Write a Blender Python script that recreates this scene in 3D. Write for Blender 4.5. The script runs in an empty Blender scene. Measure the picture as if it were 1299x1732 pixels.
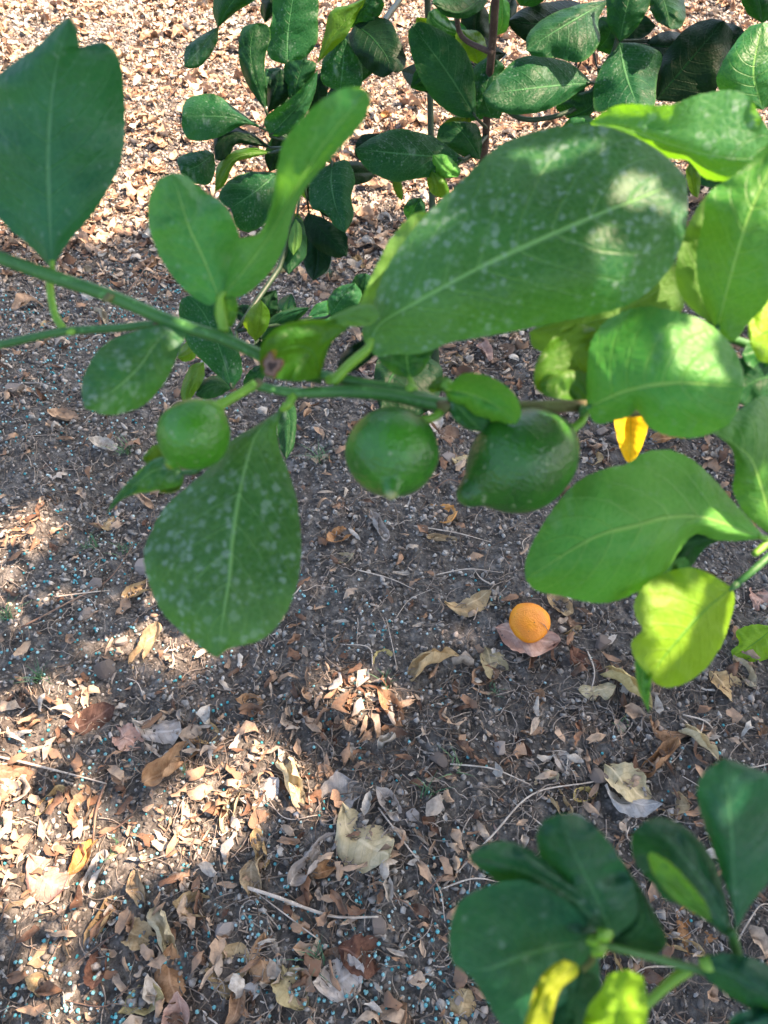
import bpy, math, random
import numpy as np
from mathutils import Vector, Matrix
random.seed(7); RNG = np.random.default_rng(7)
R = math.radians
sc = bpy.context.scene
col = sc.collection

# ------------------------------------------------------------------ camera
CAM_H, PITCH, FPX = 0.90, R(50), 1250.0          # focal length in photograph pixels
cam = bpy.data.cameras.new('camera'); co = bpy.data.objects.new('camera', cam); col.objects.link(co)
co.location = (0, 0, CAM_H); co.rotation_euler = (math.pi/2 - PITCH, 0, 0)
cam.sensor_fit = 'VERTICAL'; cam.sensor_height = 36; cam.lens = 36*FPX/1732
cam.clip_start = 0.01; cam.clip_end = 500
cam.dof.use_dof = True; cam.dof.focus_distance = 0.92; cam.dof.aperture_fstop = 14
sc.camera = co

# ------------------------------------------------------------------ light
SUN = Vector((0.58, 0.08, 0.80)).normalized()      # direction towards the sun
EL = math.asin(SUN.z); AZ = math.atan2(SUN.x, SUN.y)
w = bpy.data.worlds.new('World'); sc.world = w; w.use_nodes = True
nt = w.node_tree; sky = nt.nodes.new('ShaderNodeTexSky'); sky.sky_type = 'NISHITA'; sky.sun_disc = False
sky.sun_elevation = EL; sky.sun_rotation = AZ; sky.air_density = 0.75; sky.dust_density = 4.5; sky.ozone_density = 0.2
bg = nt.nodes['Background']; bg.inputs[1].default_value = 0.15; nt.links.new(sky.outputs[0], bg.inputs[0])
sl = bpy.data.lights.new('sun', 'SUN'); sl.energy = 5.0; sl.angle = R(0.5); sl.color = (1, .72, .54)
so = bpy.data.objects.new('sun', sl); col.objects.link(so)
so.rotation_euler = SUN.to_track_quat('Z', 'Y').to_euler()
sc.view_settings.view_transform = 'Standard'; sc.view_settings.look = 'None'; sc.view_settings.gamma = 1
sc.view_settings.exposure = 2.15
sc.render.engine = 'CYCLES'

# ------------------------------------------------------------------ pixel <-> world
CF = np.array([0, math.cos(PITCH), -math.sin(PITCH)]); CU = np.array([0, math.sin(PITCH), math.cos(PITCH)])
CR = np.array([1., 0, 0]); CP = np.array([0, 0, CAM_H])
def P(x, y, d):
    x = np.asarray(x, float)[..., None]; y = np.asarray(y, float)[..., None]; d = np.asarray(d, float)[..., None]
    return CP + d*(CR*(x-649.5)/FPX + CU*(866-y)/FPX + CF)
def G(x, y):
    v = CR*(x-649.5)/FPX + CU*(866-y)/FPX + CF
    t = -CP[2]/v[2]; p = CP + v*t
    return p, t                                   # point on the ground, depth
def to_px(p):
    q = np.asarray(p) - CP; d = q@CF
    return 649.5 + FPX*(q@CR)/d, 866 - FPX*(q@CU)/d, d

# ------------------------------------------------------------------ noise
_T = np.random.default_rng(3).random((256, 256))
def vnoise(x, y):
    xi = np.floor(x).astype(int); yi = np.floor(y).astype(int); fx = x-xi; fy = y-yi
    fx = fx*fx*(3-2*fx); fy = fy*fy*(3-2*fy)
    a = _T[xi & 255, yi & 255]; b = _T[(xi+1) & 255, yi & 255]; c = _T[xi & 255, (yi+1) & 255]; d = _T[(xi+1) & 255, (yi+1) & 255]
    return (a*(1-fx)+b*fx)*(1-fy)+(c*(1-fx)+d*fx)*fy - .5
def height(x, y):
    x = np.asarray(x, float); y = np.asarray(y, float)
    return .030*vnoise(x*3.1+9, y*3.1+4) + .012*vnoise(x*11, y*11) + .006*vnoise(x*35+7, y*35) + .0045*vnoise(x*90, y*90+3) + .0035*vnoise(x*190+1, y*190)
def hz(x, y): return float(height(x, y))

# ------------------------------------------------------------------ object helpers
def tag(o, label=None, cat=None, group=None, kind=None):
    if label: o['label'] = label
    if cat: o['category'] = cat
    if group: o['group'] = group
    if kind: o['kind'] = kind
    return o
def empty(name, loc):
    o = bpy.data.objects.new(name, None); col.objects.link(o); o.location = loc; o.empty_display_size = .02
    return o
def mesh_np(name, v, f, mat, uv=None, smooth=True):
    """v (N,3), f list of faces or (M,k) array"""
    me = bpy.data.meshes.new(name)
    if isinstance(f, np.ndarray):
        M, k = f.shape
        me.vertices.add(len(v)); me.vertices.foreach_set('co', np.asarray(v, np.float32).ravel())
        me.loops.add(M*k); me.loops.foreach_set('vertex_index', f.astype(np.int32).ravel())
        me.polygons.add(M); me.polygons.foreach_set('loop_start', np.arange(0, M*k, k, dtype=np.int32))
        me.polygons.foreach_set('loop_total', np.full(M, k, np.int32)); me.update(calc_edges=True)
    else:
        me.from_pydata([tuple(p) for p in v], [], f)
    if uv is not None:
        l = me.uv_layers.new(name='UVMap'); idx = np.zeros(len(me.loops), np.int32); me.loops.foreach_get('vertex_index', idx)
        l.data.foreach_set('uv', np.asarray(uv, np.float32)[idx].ravel())
    if smooth: me.polygons.foreach_set('use_smooth', np.ones(len(me.polygons), bool))
    if mat: me.materials.append(mat)
    me.validate(); me.update()
    return me
def link(name, me, parent=None, loc=(0, 0, 0), rot=(0, 0, 0), scale=1.0):
    o = bpy.data.objects.new(name, me); col.objects.link(o); o.parent = parent; o.location = loc; o.rotation_euler = rot
    o.scale = (scale,)*3 if not hasattr(scale, '__len__') else scale
    return o
def worldpos(o):
    p = Vector(o.location)
    while o.parent: o = o.parent; p = p + Vector(o.location)
    return p
def grid_faces(nu, nv):
    i = np.arange(nu-1)[:, None]*nv + np.arange(nv-1)[None]; i = i.ravel()
    return np.stack([i, i+1, i+nv+1, i+nv], 1)
def catmull(pts, n):
    p = np.asarray(pts, float)
    if len(p) == 2: dense = p[0] + (p[1]-p[0])*np.linspace(0, 1, 50)[:, None]
    else:
        q = np.vstack([2*p[0]-p[1], p, 2*p[-1]-p[-2]]); out = []
        for i in range(1, len(q)-2):
            t = np.linspace(0, 1, 24, endpoint=False)[:, None]; a, b, c, d = q[i-1], q[i], q[i+1], q[i+2]
            out.append(.5*((2*b)+(-a+c)*t+(2*a-5*b+4*c-d)*t**2+(-a+3*b-3*c+d)*t**3))
        dense = np.vstack(out+[p[-1:]])
    s = np.r_[0, np.cumsum(np.linalg.norm(np.diff(dense[:, :2] if dense.shape[1] > 3 else dense, axis=0), axis=1))]; s /= s[-1]
    t = np.linspace(0, 1, n) if np.isscalar(n) else n
    return np.stack([np.interp(t, s, dense[:, k]) for k in range(dense.shape[1])], 1)
def tube_mesh(name, pts, rad, mat, seg=10, n=None, bump=0.0):
    n = n or max(8, len(pts)*6)
    p = catmull(pts, n); r = np.interp(np.linspace(0, 1, n), np.linspace(0, 1, len(rad)), rad)
    if bump: r = r*(1+bump*RNG.normal(size=n))
    t = np.gradient(p, axis=0); t /= np.linalg.norm(t, axis=1)[:, None]+1e-12
    a = np.array([.3, .2, .93]); a = a if abs(t[0]@a) < .9 else np.array([1., 0, 0]); V = []
    for i in range(n):
        b = np.cross(t[i], a); b /= np.linalg.norm(b); a = np.cross(b, t[i])
        th = np.linspace(0, 2*math.pi, seg, endpoint=False)[:, None]
        V.append(p[i] + r[i]*(np.cos(th)*b + np.sin(th)*a))
    V = np.vstack(V); F = []
    for i in range(n-1):
        for j in range(seg):
            F.append((i*seg+j, i*seg+(j+1) % seg, (i+1)*seg+(j+1) % seg, (i+1)*seg+j))
    F.append(tuple(range(seg))[::-1]); F.append(tuple((n-1)*seg+j for j in range(seg)))
    uv = np.stack([np.repeat(np.linspace(0, 1, n), seg), np.tile(np.linspace(0, 1, seg), n)], 1)
    return mesh_np(name, V, F, mat, uv)
def tube_px(name, pts, rad, mat, parent, **k):
    """pts: (px, py, depth); radii in metres"""
    w_ = [P(*q) for q in pts]; o0 = np.array(worldpos(parent)) if parent else np.zeros(3)
    b = w_[0]; me = tube_mesh(name, [q-b for q in w_], rad, mat, **k)
    return link(name, me, parent, tuple(b-o0))

# ------------------------------------------------------------------ materials
class NT:
    def __init__(s, name):
        s.m = bpy.data.materials.new(name); s.m.use_nodes = True; s.t = s.m.node_tree
        s.b = s.t.nodes['Principled BSDF']; s.o = s.t.nodes['Material Output']
    def n(s, typ, **k):
        nd = s.t.nodes.new('ShaderNode'+typ)
        for a, v in k.items(): setattr(nd, a, v)
        return nd
    def l(s, a, b): s.t.links.new(a, b)
    def inp(s, nd, i, v):
        if hasattr(v, 'is_output') or isinstance(v, bpy.types.NodeSocket): s.l(v, nd.inputs[i])
        else: nd.inputs[i].default_value = v
    def math(s, op, a, b=0.0, c=0.0, clamp=False):
        nd = s.n('Math', operation=op); nd.use_clamp = clamp
        s.inp(nd, 0, a); s.inp(nd, 1, b); s.inp(nd, 2, c); return nd.outputs[0]
    def mix(s, f, a, b, blend='MIX'):
        nd = s.n('MixRGB', blend_type=blend); s.inp(nd, 0, f)
        s.inp(nd, 1, a if hasattr(a, 'node') else (*a, 1)); s.inp(nd, 2, b if hasattr(b, 'node') else (*b, 1)); return nd.outputs[0]
    def ss(s, v, lo, hi):
        nd = s.n('MapRange', interpolation_type='SMOOTHSTEP'); s.inp(nd, 0, v); nd.inputs[1].default_value = lo; nd.inputs[2].default_value = hi
        return nd.outputs[0]
    def noise(s, vec, scale, detail=3, rough=.5, out=0):
        nd = s.n('TexNoise'); s.l(vec, nd.inputs['Vector']); nd.inputs['Scale'].default_value = scale
        nd.inputs['Detail'].default_value = detail; nd.inputs['Roughness'].default_value = rough; return nd.outputs[out]
    def voro(s, vec, scale, feature='F1', out='Distance'):
        nd = s.n('TexVoronoi', feature=feature); s.l(vec, nd.inputs['Vector']); nd.inputs['Scale'].default_value = scale
        return nd.outputs[out]
    def ramp(s, f, stops):
        nd = s.n('ValToRGB'); s.l(f, nd.inputs[0]); e = nd.color_ramp.elements
        while len(e) < len(stops): e.new(.5)
        for k, (p, c) in enumerate(stops): e[k].position = p; e[k].color = (*c, 1)
        return nd.outputs[0]
    def bump(s, h, strength=.5, dist=.001, nrm=None):
        nd = s.n('Bump'); nd.inputs['Strength'].default_value = strength; nd.inputs['Distance'].default_value = dist
        s.l(h, nd.inputs['Height'])
        if nrm is not None: s.l(nrm, nd.inputs['Normal'])
        return nd.outputs[0]

def leafmat(name, base, vein, trans, tw=.35, spots=.5, spot_scale=150, rough=.42, edge=None, scar=None, blotch=.5, seed=0., shine=.28):
    m = NT(name); tc = m.n('TexCoord'); uv = m.n('SeparateXYZ'); m.l(tc.outputs['UV'], uv.inputs[0]); u, v = uv.outputs[0], uv.outputs[1]
    mp = m.n('Mapping'); m.l(tc.outputs['Object'], mp.inputs[0]); mp.inputs['Location'].default_value = (seed, seed*.7, seed*.3); O = mp.outputs[0]
    oi = m.n('ObjectInfo').outputs['Random']
    av = m.math('MULTIPLY', m.math('ABSOLUTE', m.math('SUBTRACT', v, .5)), 2.0)
    wob = m.math('MULTIPLY', m.math('SUBTRACT', m.noise(O, 90, 2), .5), .03)
    wid = m.math('MULTIPLY_ADD', u, -.040, .062)
    mid = m.math('SUBTRACT', 1.0, m.math('DIVIDE', m.math('ADD', av, wob), wid), clamp=True)
    mid = m.ss(mid, 0.0, .75)
    ph = m.math('FRACT', m.math('ADD', m.math('SUBTRACT', m.math('MULTIPLY', u, 9.0), m.math('MULTIPLY', m.math('POWER', av, 1.3), 2.3)), m.math('MULTIPLY', wob, 9.0)))
    lat = m.math('ABSOLUTE', m.math('SUBTRACT', ph, .5))
    latm = m.math('MULTIPLY', m.math('SUBTRACT', 1.0, m.ss(lat, .0, .085)), m.math('SUBTRACT', .85, m.math('MULTIPLY', av, .6)), clamp=True)
    fine = m.voro(O, 330, 'DISTANCE_TO_EDGE'); 
    c0 = m.mix(m.math('MULTIPLY', m.ss(m.noise(O, 38, 4, .6), .35, .7), blotch), base, tuple(min(1, x*1.8+.01) for x in base))
    c0 = m.mix(m.math('MULTIPLY', m.ss(m.noise(O, 14, 2), .45, .75), blotch*.5), c0, vein)
    hs = m.n('HueSaturation'); m.l(c0, hs.inputs['Color']); m.l(m.math('MULTIPLY_ADD', oi, .5, .75), hs.inputs['Value'])
    c = hs.outputs[0]
    c = m.mix(m.math('MULTIPLY', m.math('SUBTRACT', 1.0, m.ss(fine, 0, .12)), .16), c, vein)
    c = m.mix(m.math('MULTIPLY', latm, .36), c, vein)
    c = m.mix(m.math('MULTIPLY', mid, .95), c, vein)
    if edge: c = m.mix(m.math('MULTIPLY', m.ss(m.math('ADD', av, wob), .90, 1.0), .75), c, edge)
    rgh = rough
    if spots > 0:
        dn = m.n('VectorMath', operation='ADD'); m.l(O, dn.inputs[0])
        nn = m.n('TexNoise'); m.l(O, nn.inputs['Vector']); nn.inputs['Scale'].default_value = spot_scale*1.6
        sv = m.n('VectorMath', operation='SCALE'); m.l(nn.outputs['Color'], sv.inputs[0]); sv.inputs['Scale'].default_value = 1.1/spot_scale
        m.l(sv.outputs[0], dn.inputs[1])
        vd = m.n('TexVoronoi'); m.l(dn.outputs[0], vd.inputs['Vector']); vd.inputs['Scale'].default_value = spot_scale
        sp = m.n('SeparateColor'); m.l(vd.outputs['Color'], sp.inputs[0])
        thr = m.math('MULTIPLY', m.math('SUBTRACT', sp.outputs[0], 1-spots, clamp=True), .62)
        gate = m.ss(m.noise(O, 26, 2), .34, .58)
        d = m.math('SUBTRACT', m.math('MULTIPLY', thr, gate), vd.outputs['Distance'])
        s1 = m.math('MULTIPLY', m.ss(d, -.26, .16), m.math('MULTIPLY_ADD', sp.outputs[1], .6, .25))
        vf = m.n('TexVoronoi'); m.l(dn.outputs[0], vf.inputs['Vector']); vf.inputs['Scale'].default_value = spot_scale*2.7
        s2 = m.math('MULTIPLY', m.math('SUBTRACT', 1.0, m.ss(vf.outputs['Distance'], .05, .30)), m.ss(m.noise(O, 55, 2), .42, .62))
        stv = m.n('Mapping'); m.l(O, stv.inputs[0]); stv.inputs['Scale'].default_value = (1, .35, .6); stv.inputs['Rotation'].default_value = (.3, .4, .5)
        s3 = m.math('MULTIPLY', m.ss(m.noise(stv.outputs[0], 120, 3, .6), .55, .78), m.ss(m.noise(O, 30, 2), .45, .65))
        smask = m.math('MULTIPLY', m.math('MAXIMUM', m.math('MAXIMUM', s1, m.math('MULTIPLY', s2, .42)), m.math('MULTIPLY', s3, .85)), spots*.75)
        c = m.mix(smask, c, (.33, .45, .39))
        rgh = m.math('MULTIPLY_ADD', smask, .4, rough)
    if scar:
        su, sv_, sr = scar
        dx = m.math('MULTIPLY', m.math('SUBTRACT', u, su), 1.0); dy = m.math('MULTIPLY', m.math('SUBTRACT', v, sv_), .55)
        dd = m.math('ADD', m.math('SQRT', m.math('ADD', m.math('MULTIPLY', dx, dx), m.math('MULTIPLY', dy, dy))), m.math('MULTIPLY', wob, .8))
        k = m.math('DIVIDE', dd, sr)
        c = m.mix(m.math('SUBTRACT', 1.0, m.ss(k, .85, 1.1)), c, m.ramp(k, [(0, (.02, .01, .01)), (.3, (.30, .2, .16)), (.5, (.05, .025, .018)), (.85, (.33, .16, .05)), (1, (.3, .2, .03))]))
    m.l(c, m.b.inputs['Base Color']); m.inp(m.b, 'Roughness', rgh); m.b.inputs['Specular IOR Level'].default_value = shine
    h = m.math('ADD', m.math('MULTIPLY', latm, -.5), m.math('MULTIPLY', mid, -.6)); h = m.math('ADD', h, m.math('MULTIPLY', fine, .5)); h = m.math('ADD', h, m.math('MULTIPLY', m.noise(O, 60, 3), .9))
    bn = m.bump(h, .55, .0014); m.l(bn, m.b.inputs['Normal'])
    tr = m.n('BsdfTranslucent'); m.l(m.mix(m.math('MULTIPLY', mid, .6), m.mix(m.math('MULTIPLY', m.noise(O, 40, 3), .5), trans, tuple(x*.5 for x in trans)), vein), tr.inputs[0]); m.l(bn, tr.inputs[1])
    mx = m.n('MixShader'); mx.inputs[0].default_value = tw; m.l(m.b.outputs[0], mx.inputs[1]); m.l(tr.outputs[0], mx.inputs[2]); m.l(mx.outputs[0], m.o.inputs[0])
    return m.m
LM = {
 'green':  leafmat('leaf_green', (.010, .105, .024), (.20, .46, .10), (.14, .50, .02), .27, .6, 330, .46),
 'mid':    leafmat('leaf_mid_green', (.022, .155, .030), (.24, .50, .12), (.18, .52, .03), .27, .5, 330, .46, seed=2.),
 'spotty': leafmat('leaf_green_residue', (.009, .100, .034), (.20, .44, .13), (.26, .68, .01), .33, .9, 320, .46, seed=3.),
 'shade':  leafmat('leaf_bluish_shade_dusty', (.004, .056, .026), (.07, .22, .09), (.08, .40, .02), .2, .5, 300, .46, seed=4.),  # darker, bluer copy of the residue leaf, with shade put into its colour
 'rustgreen': leafmat('leaf_rusty_margin', (.06, .20, .022), (.2, .4, .06), (.3, .6, .03), .3, .0, 200, .45, edge=(.22, .10, .04), seed=17.),
 'light':  leafmat('leaf_light', (.032, .180, .022), (.26, .50, .10), (.24, .58, .02), .30, .4, 330, .46, seed=5.),
 'pale':   leafmat('leaf_pale_underside', (.085, .22, .04), (.18, .34, .09), (.30, .60, .03), .38, .0, 150, .6, seed=6.),
 'olive':  leafmat('leaf_olive', (.038, .13, .010), (.14, .28, .04), (.30, .52, .01), .38, .0, 150, .45, seed=8.),
 'scar':   leafmat('leaf_olive_with_scar', (.020, .11, .008), (.06, .20, .03), (.20, .42, .01), .34, .0, 150, .45, scar=(.86, .36, .13), seed=9.),
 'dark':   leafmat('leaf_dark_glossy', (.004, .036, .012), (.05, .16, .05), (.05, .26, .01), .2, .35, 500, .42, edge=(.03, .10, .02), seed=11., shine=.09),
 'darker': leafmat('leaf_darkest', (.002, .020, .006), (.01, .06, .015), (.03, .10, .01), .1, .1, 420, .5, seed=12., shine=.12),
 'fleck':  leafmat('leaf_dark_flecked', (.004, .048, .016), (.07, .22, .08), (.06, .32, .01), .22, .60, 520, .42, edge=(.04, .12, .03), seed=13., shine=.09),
 'yellow': leafmat('leaf_yellow', (.55, .38, .012), (.36, .40, .03), (.85, .65, .02), .40, .0, 150, .5, seed=14.),
 'lime':   leafmat('leaf_lime', (.16, .32, .012), (.10, .32, .03), (.45, .75, .02), .40, .1, 200, .5, seed=15.),
 'rusty':  leafmat('leaf_lime_rusty_edge', (.28, .38, .02), (.3, .35, .05), (.6, .7, .02), .40, .0, 200, .5, edge=(.20, .07, .03), seed=16.),
}
def stemmat(name, c1, c2, rough=.5, bsc=600):
    m = NT(name); tc = m.n('TexCoord'); O = tc.outputs['Object']
    mp = m.n('Mapping'); m.l(O, mp.inputs[0])
    c = m.mix(m.ss(m.noise(O, 70, 4, .6), .35, .7), c1, c2)
    c = m.mix(m.math('MULTIPLY', m.ss(m.noise(O, 420, 2), .6, .72), .4), c, tuple(min(1, x*2+.05) for x in c2))
    m.l(c, m.b.inputs['Base Color']); m.b.inputs['Roughness'].default_value = rough
    m.l(m.bump(m.noise(O, bsc, 3), .4, .0005), m.b.inputs['Normal']); return m.m
SM = {'green': stemmat('stem_green', (.028, .13, .022), (.05, .18, .03)), 'lime': stemmat('stem_lime', (.12, .30, .02), (.2, .4, .03)),
      'dark': stemmat('stem_dark', (.012, .035, .01), (.02, .05, .02)), 'wood': stemmat('bark_brown', (.05, .03, .02), (.09, .06, .04), .8),
      'knot': stemmat('bark_knot', (.10, .08, .03), (.14, .16, .04), .7)}
def lemonmat(name, c1, c2, tip):
    m = NT(name); tc = m.n('TexCoord'); O = tc.outputs['Object']; uv = m.n('SeparateXYZ'); m.l(tc.outputs['UV'], uv.inputs[0])
    c = m.mix(m.ss(m.noise(O, 55, 3, .6), .35, .68), c1, c2)
    c = m.mix(m.math('MULTIPLY', m.ss(m.noise(O, 900, 2), .55, .75), .25), c, tuple(x*2 for x in c2))
    c = m.mix(m.math('MULTIPLY', m.ss(uv.outputs[0], .93, .985), .9), c, tip)
    c = m.mix(m.math('MULTIPLY', m.ss(m.noise(O, 420, 1), .70, .74), .5), c, (.3, .38, .2))
    m.l(c, m.b.inputs['Base Color']); m.b.inputs['Roughness'].default_value = .33; m.b.inputs['Specular IOR Level'].default_value = .5
    m.b.inputs['Subsurface Weight'].default_value = .15; m.b.inputs['Subsurface Radius'].default_value = (.002, .004, .001); m.b.inputs['Subsurface Scale'].default_value = 1
    pr = m.voro(O, 700); m.l(m.bump(m.math('ADD', pr, m.math('MULTIPLY', m.noise(O, 120, 3), 1.2)), .5, .0006), m.b.inputs['Normal']); return m.m

# ------------------------------------------------------------------ the leaf
def leaf(parent, M, L, Rr, d, e=(.006, .006), mat='green', pet=None, pr=.0012, pmat='green', wave=.0028, teeth=1.0, label=None, nu=70, nv=7, stalk=None):
    """M midrib, L / Rr the two margins in photo pixels (base to tip); d depths along the midrib (m); e depth offset of the margins (m)"""
    s = np.linspace(0, 1, nu); t = .5*s + .5*(1-np.cos(math.pi*s))/2
    m = catmull(M, t); l = catmull([M[0]]+list(L)+[M[-1]], t); r = catmull([M[0]]+list(Rr)+[M[-1]], t)
    dm = catmull(np.stack([np.linspace(0, 1, len(d)), np.array(d, float)], 1), 200); dm = np.interp(t, dm[:, 0], dm[:, 1])
    sd = RNG.random()*50; rows = []
    env = np.sin(math.pi*np.clip(t, 0, 1))**.6
    sc_ = np.mean(d)/.25
    saw = (t*30+sd) % 1.0
    for side, E, k in ((l, e[0], -1), (r, e[1], 1)):
        pass
    cols = np.linspace(-1, 1, 2*nv+1); V = np.zeros((nu, len(cols), 3)); UV = np.zeros((nu, len(cols), 2))
    for j, c in enumerate(cols):
        side, E = (l, e[0]) if c < 0 else (r, e[1]); a = abs(c)
        px = m + (side-m)*a
        if a == 1:
            dirv = side-m; ln = np.linalg.norm(dirv, axis=1)[:, None]+1e-6
            px = px + dirv/ln*((saw-.5)*2.4*teeth*env)[:, None]
        dep = dm + E*env*a**1.6 + .0012*sc_*env*(1-a)**4*(-1 if E < 0 else 1)
        dep = dep + wave*env*a*(vnoise(t*4+sd, np.full(nu, c*1.5+sd))*2 + .8*vnoise(t*13+sd, np.full(nu, c*2.+sd*2)))*2
        dep = dep + .0009*env*a*(1-a)*np.cos(2*math.pi*(t*9-2.3*a**1.3))*sc_
        V[:, j] = P(px[:, 0], px[:, 1], dep); UV[:, j, 0] = t; UV[:, j, 1] = (c+1)/2
    b = V[0, nv].copy(); o0 = np.array(worldpos(parent))
    me = mesh_np('leaf', (V-b).reshape(-1, 3), grid_faces(nu, len(cols)), LM[mat], UV.reshape(-1, 2))
    o = link('leaf', me, parent, tuple(b-o0))
    if label: o['label'] = label
    if pet:
        pts = [P(M[0][0], M[0][1], d[0])] + [P(*q) for q in pet]
        inner = m[min(nu-1, 4)]; pts = [P(inner[0], inner[1], dm[4]+.0006)] + pts
        link('petiole', tube_mesh('petiole', [q-b for q in pts], [pr*.7]+[pr]*len(pet)+[pr*1.15], SM[pmat], n=14, seg=8), o)
    return o

# =================================================================== SETTING
m = NT('soil'); tc = m.n('TexCoord'); O = tc.outputs['Object']
n1 = m.noise(O, 5, 4); n2 = m.noise(O, 60, 5, .65); vc = m.n('TexVoronoi'); m.l(O, vc.inputs['Vector']); vc.inputs['Scale'].default_value = 190
vs = m.n('SeparateColor'); m.l(vc.outputs['Color'], vs.inputs[0])
c = m.ramp(n2, [(.28, (.036, .034, .030)), (.5, (.115, .108, .096)), (.72, (.25, .24, .215))])
c = m.mix(m.math('MULTIPLY', m.ss(vs.outputs[0], .72, .95), m.math('SUBTRACT', 1.0, m.ss(vc.outputs['Distance'], .2, .5))), c, (.25, .22, .19))
c = m.mix(m.math('MULTIPLY', m.ss(n1, .5, .75), .4), c, (.14, .10, .075))
m.l(c, m.b.inputs['Base Color']); m.b.inputs['Roughness'].default_value = .95; m.b.inputs['Specular IOR Level'].default_value = .15
h = m.math('ADD', m.math('MULTIPLY', vc.outputs['Distance'], -1.2), m.math('MULTIPLY', m.noise(O, 260, 4, .7), 2.0))
m.l(m.bump(h, .9, .003), m.b.inputs['Normal']); M_SOIL = m.m
def warp(a, lo, hi, n):       # fine spacing between lo and hi, stretching out to the horizon
    k = 40; fine = np.linspace(lo, hi, n); g = (hi-lo)/n*1.25**np.arange(1, k)
    g = np.cumsum(g); g = g*(80/g[-1]) if g[-1] < 80 else g
    return np.r_[lo-g[::-1], fine, hi+g]
gx = warp(0, -1.5, 1.5, 640); gy = warp(0, -.1, 3.3, 720)
GX, GY = np.meshgrid(gx, gy, indexing='ij')
V = np.stack([GX, GY, height(GX, GY)], -1).reshape(-1, 3)
ground = link('ground', mesh_np('ground', V, grid_faces(len(gx), len(gy)), M_SOIL)); tag(ground, kind='structure')

def inside(poly, x, y):
    r = False; n = len(poly); j = n-1
    for i in range(n):
        xi, yi = poly[i]; xj, yj = poly[j]
        if (yi > y) != (yj > y) and x < (xj-xi)*(y-yi)/(yj-yi)+xi: r = not r
        j = i
    return r

# where the sun reaches the ground (photo pixels)
LIT = [ [(-400, 300), (-400, -400), (1700, -400), (1700, 250), (1300, 280), (1000, 300), (760, 360), (640, 345), (560, 400), (450, 345), (330, 330), (240, 385), (150, 405), (60, 360), (0, 385)],
 [(0, 1185), (120, 1160), (165, 1205), (90, 1240), (20, 1262), (-40, 1250)],
 [(600, 1125), (665, 1225), (560, 1300), (440, 1395), (330, 1440), (200, 1460), (180, 1420), (290, 1345), (410, 1265), (520, 1180)],
 [(-60, 1290), (60, 1285), (190, 1345), (150, 1400), (100, 1450), (40, 1500), (-60, 1520)],
 [(-40, 905), (80, 880), (130, 895), (60, 935), (-40, 940)], [(265, 1100), (335, 1085), (345, 1120), (290, 1130)] ]

# ---- shared scatter helpers
def sample_ground(n, ylo=-60, yhi=1800, dens=None):
    """random ground points inside (and a little round) the view, uniform on the ground in a band, thinned by dens(px,py)"""
    out = []; tot = 0
    while tot < n:
        x = RNG.uniform(-2.1, 2.1, 20000); y = RNG.uniform(-.05, 3.6, 20000)
        px, py, d = to_px(np.stack([x, y, 0*x], 1)); k = (d > .2) & (px > -280) & (px < 1580) & (py > ylo) & (py < yhi)
        if dens is not None: k[k] = RNG.random(k.sum()) < np.array([dens(a, b) for a, b in zip(px[k], py[k])])
        out.append(np.stack([x, y, px, py], 1)[k]); tot += int(k.sum())
    return np.vstack(out)[:n]
ICO_V, ICO_F = None, None
def ico():
    t = (1+5**.5)/2; v = np.array([(-1, t, 0), (1, t, 0), (-1, -t, 0), (1, -t, 0), (0, -1, t), (0, 1, t), (0, -1, -t), (0, 1, -t), (t, 0, -1), (t, 0, 1), (-t, 0, -1), (-t, 0, 1)], float)
    f = np.array([(0, 11, 5), (0, 5, 1), (0, 1, 7), (0, 7, 10), (0, 10, 11), (1, 5, 9), (5, 11, 4), (11, 10, 2), (10, 7, 6), (7, 1, 8), (3, 9, 4), (3, 4, 2), (3, 2, 6), (3, 6, 8), (3, 8, 9), (4, 9, 5), (2, 4, 11), (6, 2, 10), (8, 6, 7), (9, 8, 1)])
    return v/np.linalg.norm(v[0]), f
ICO_V, ICO_F = ico()
def rotm(n):
    q = RNG.normal(size=(n, 4)); q /= np.linalg.norm(q, axis=1)[:, None]; w_, x, y, z = q.T
    return np.stack([1-2*(y*y+z*z), 2*(x*y-z*w_), 2*(x*z+y*w_), 2*(x*y+z*w_), 1-2*(x*x+z*z), 2*(y*z-x*w_), 2*(x*z-y*w_), 2*(y*z+x*w_), 1-2*(x*x+y*y)], 1).reshape(n, 3, 3)
def add_tone(me, tone):
    a = me.attributes.new('tone', 'FLOAT', 'POINT'); a.data.foreach_set('value', np.asarray(tone, np.float32))

def tonemat(name, stops, rough=.9, bs=300, attr=True, extra=None, bstr=.6):
    m = NT(name); tc = m.n('TexCoord'); O = tc.outputs['Object']
    if attr: a = m.n('Attribute', attribute_name='tone').outputs['Fac']
    else: a = m.n('ObjectInfo').outputs['Random']
    c = m.ramp(a, stops); c = m.mix(m.math('MULTIPLY', m.ss(m.noise(O, bs*.5, 4, .65), .35, .7), .55), c, tuple(np.mean([s[1] for s in stops], 0)*.45))
    m.l(c, m.b.inputs['Base Color']); m.b.inputs['Roughness'].default_value = rough; m.b.inputs['Specular IOR Level'].default_value = .25
    m.l(m.bump(m.noise(O, bs, 4, .6), bstr, .002), m.b.inputs['Normal']); return m.m
ST_STONE = [(0, (.05, .042, .037)), (.35, (.15, .138, .12)), (.65, (.27, .255, .225)), (.85, (.42, .41, .37)), (.95, (.36, .28, .21)), (1, (.52, .51, .47))]
M_STONE = tonemat('stone_grit', ST_STONE); M_STONE_O = tonemat('pebble_stone', [(0, (.13, .10, .08)), (.35, (.24, .20, .165)), (.6, (.31, .27, .235)), (.85, (.40, .38, .35)), (1, (.5, .47, .43))], attr=False, bs=180)
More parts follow.
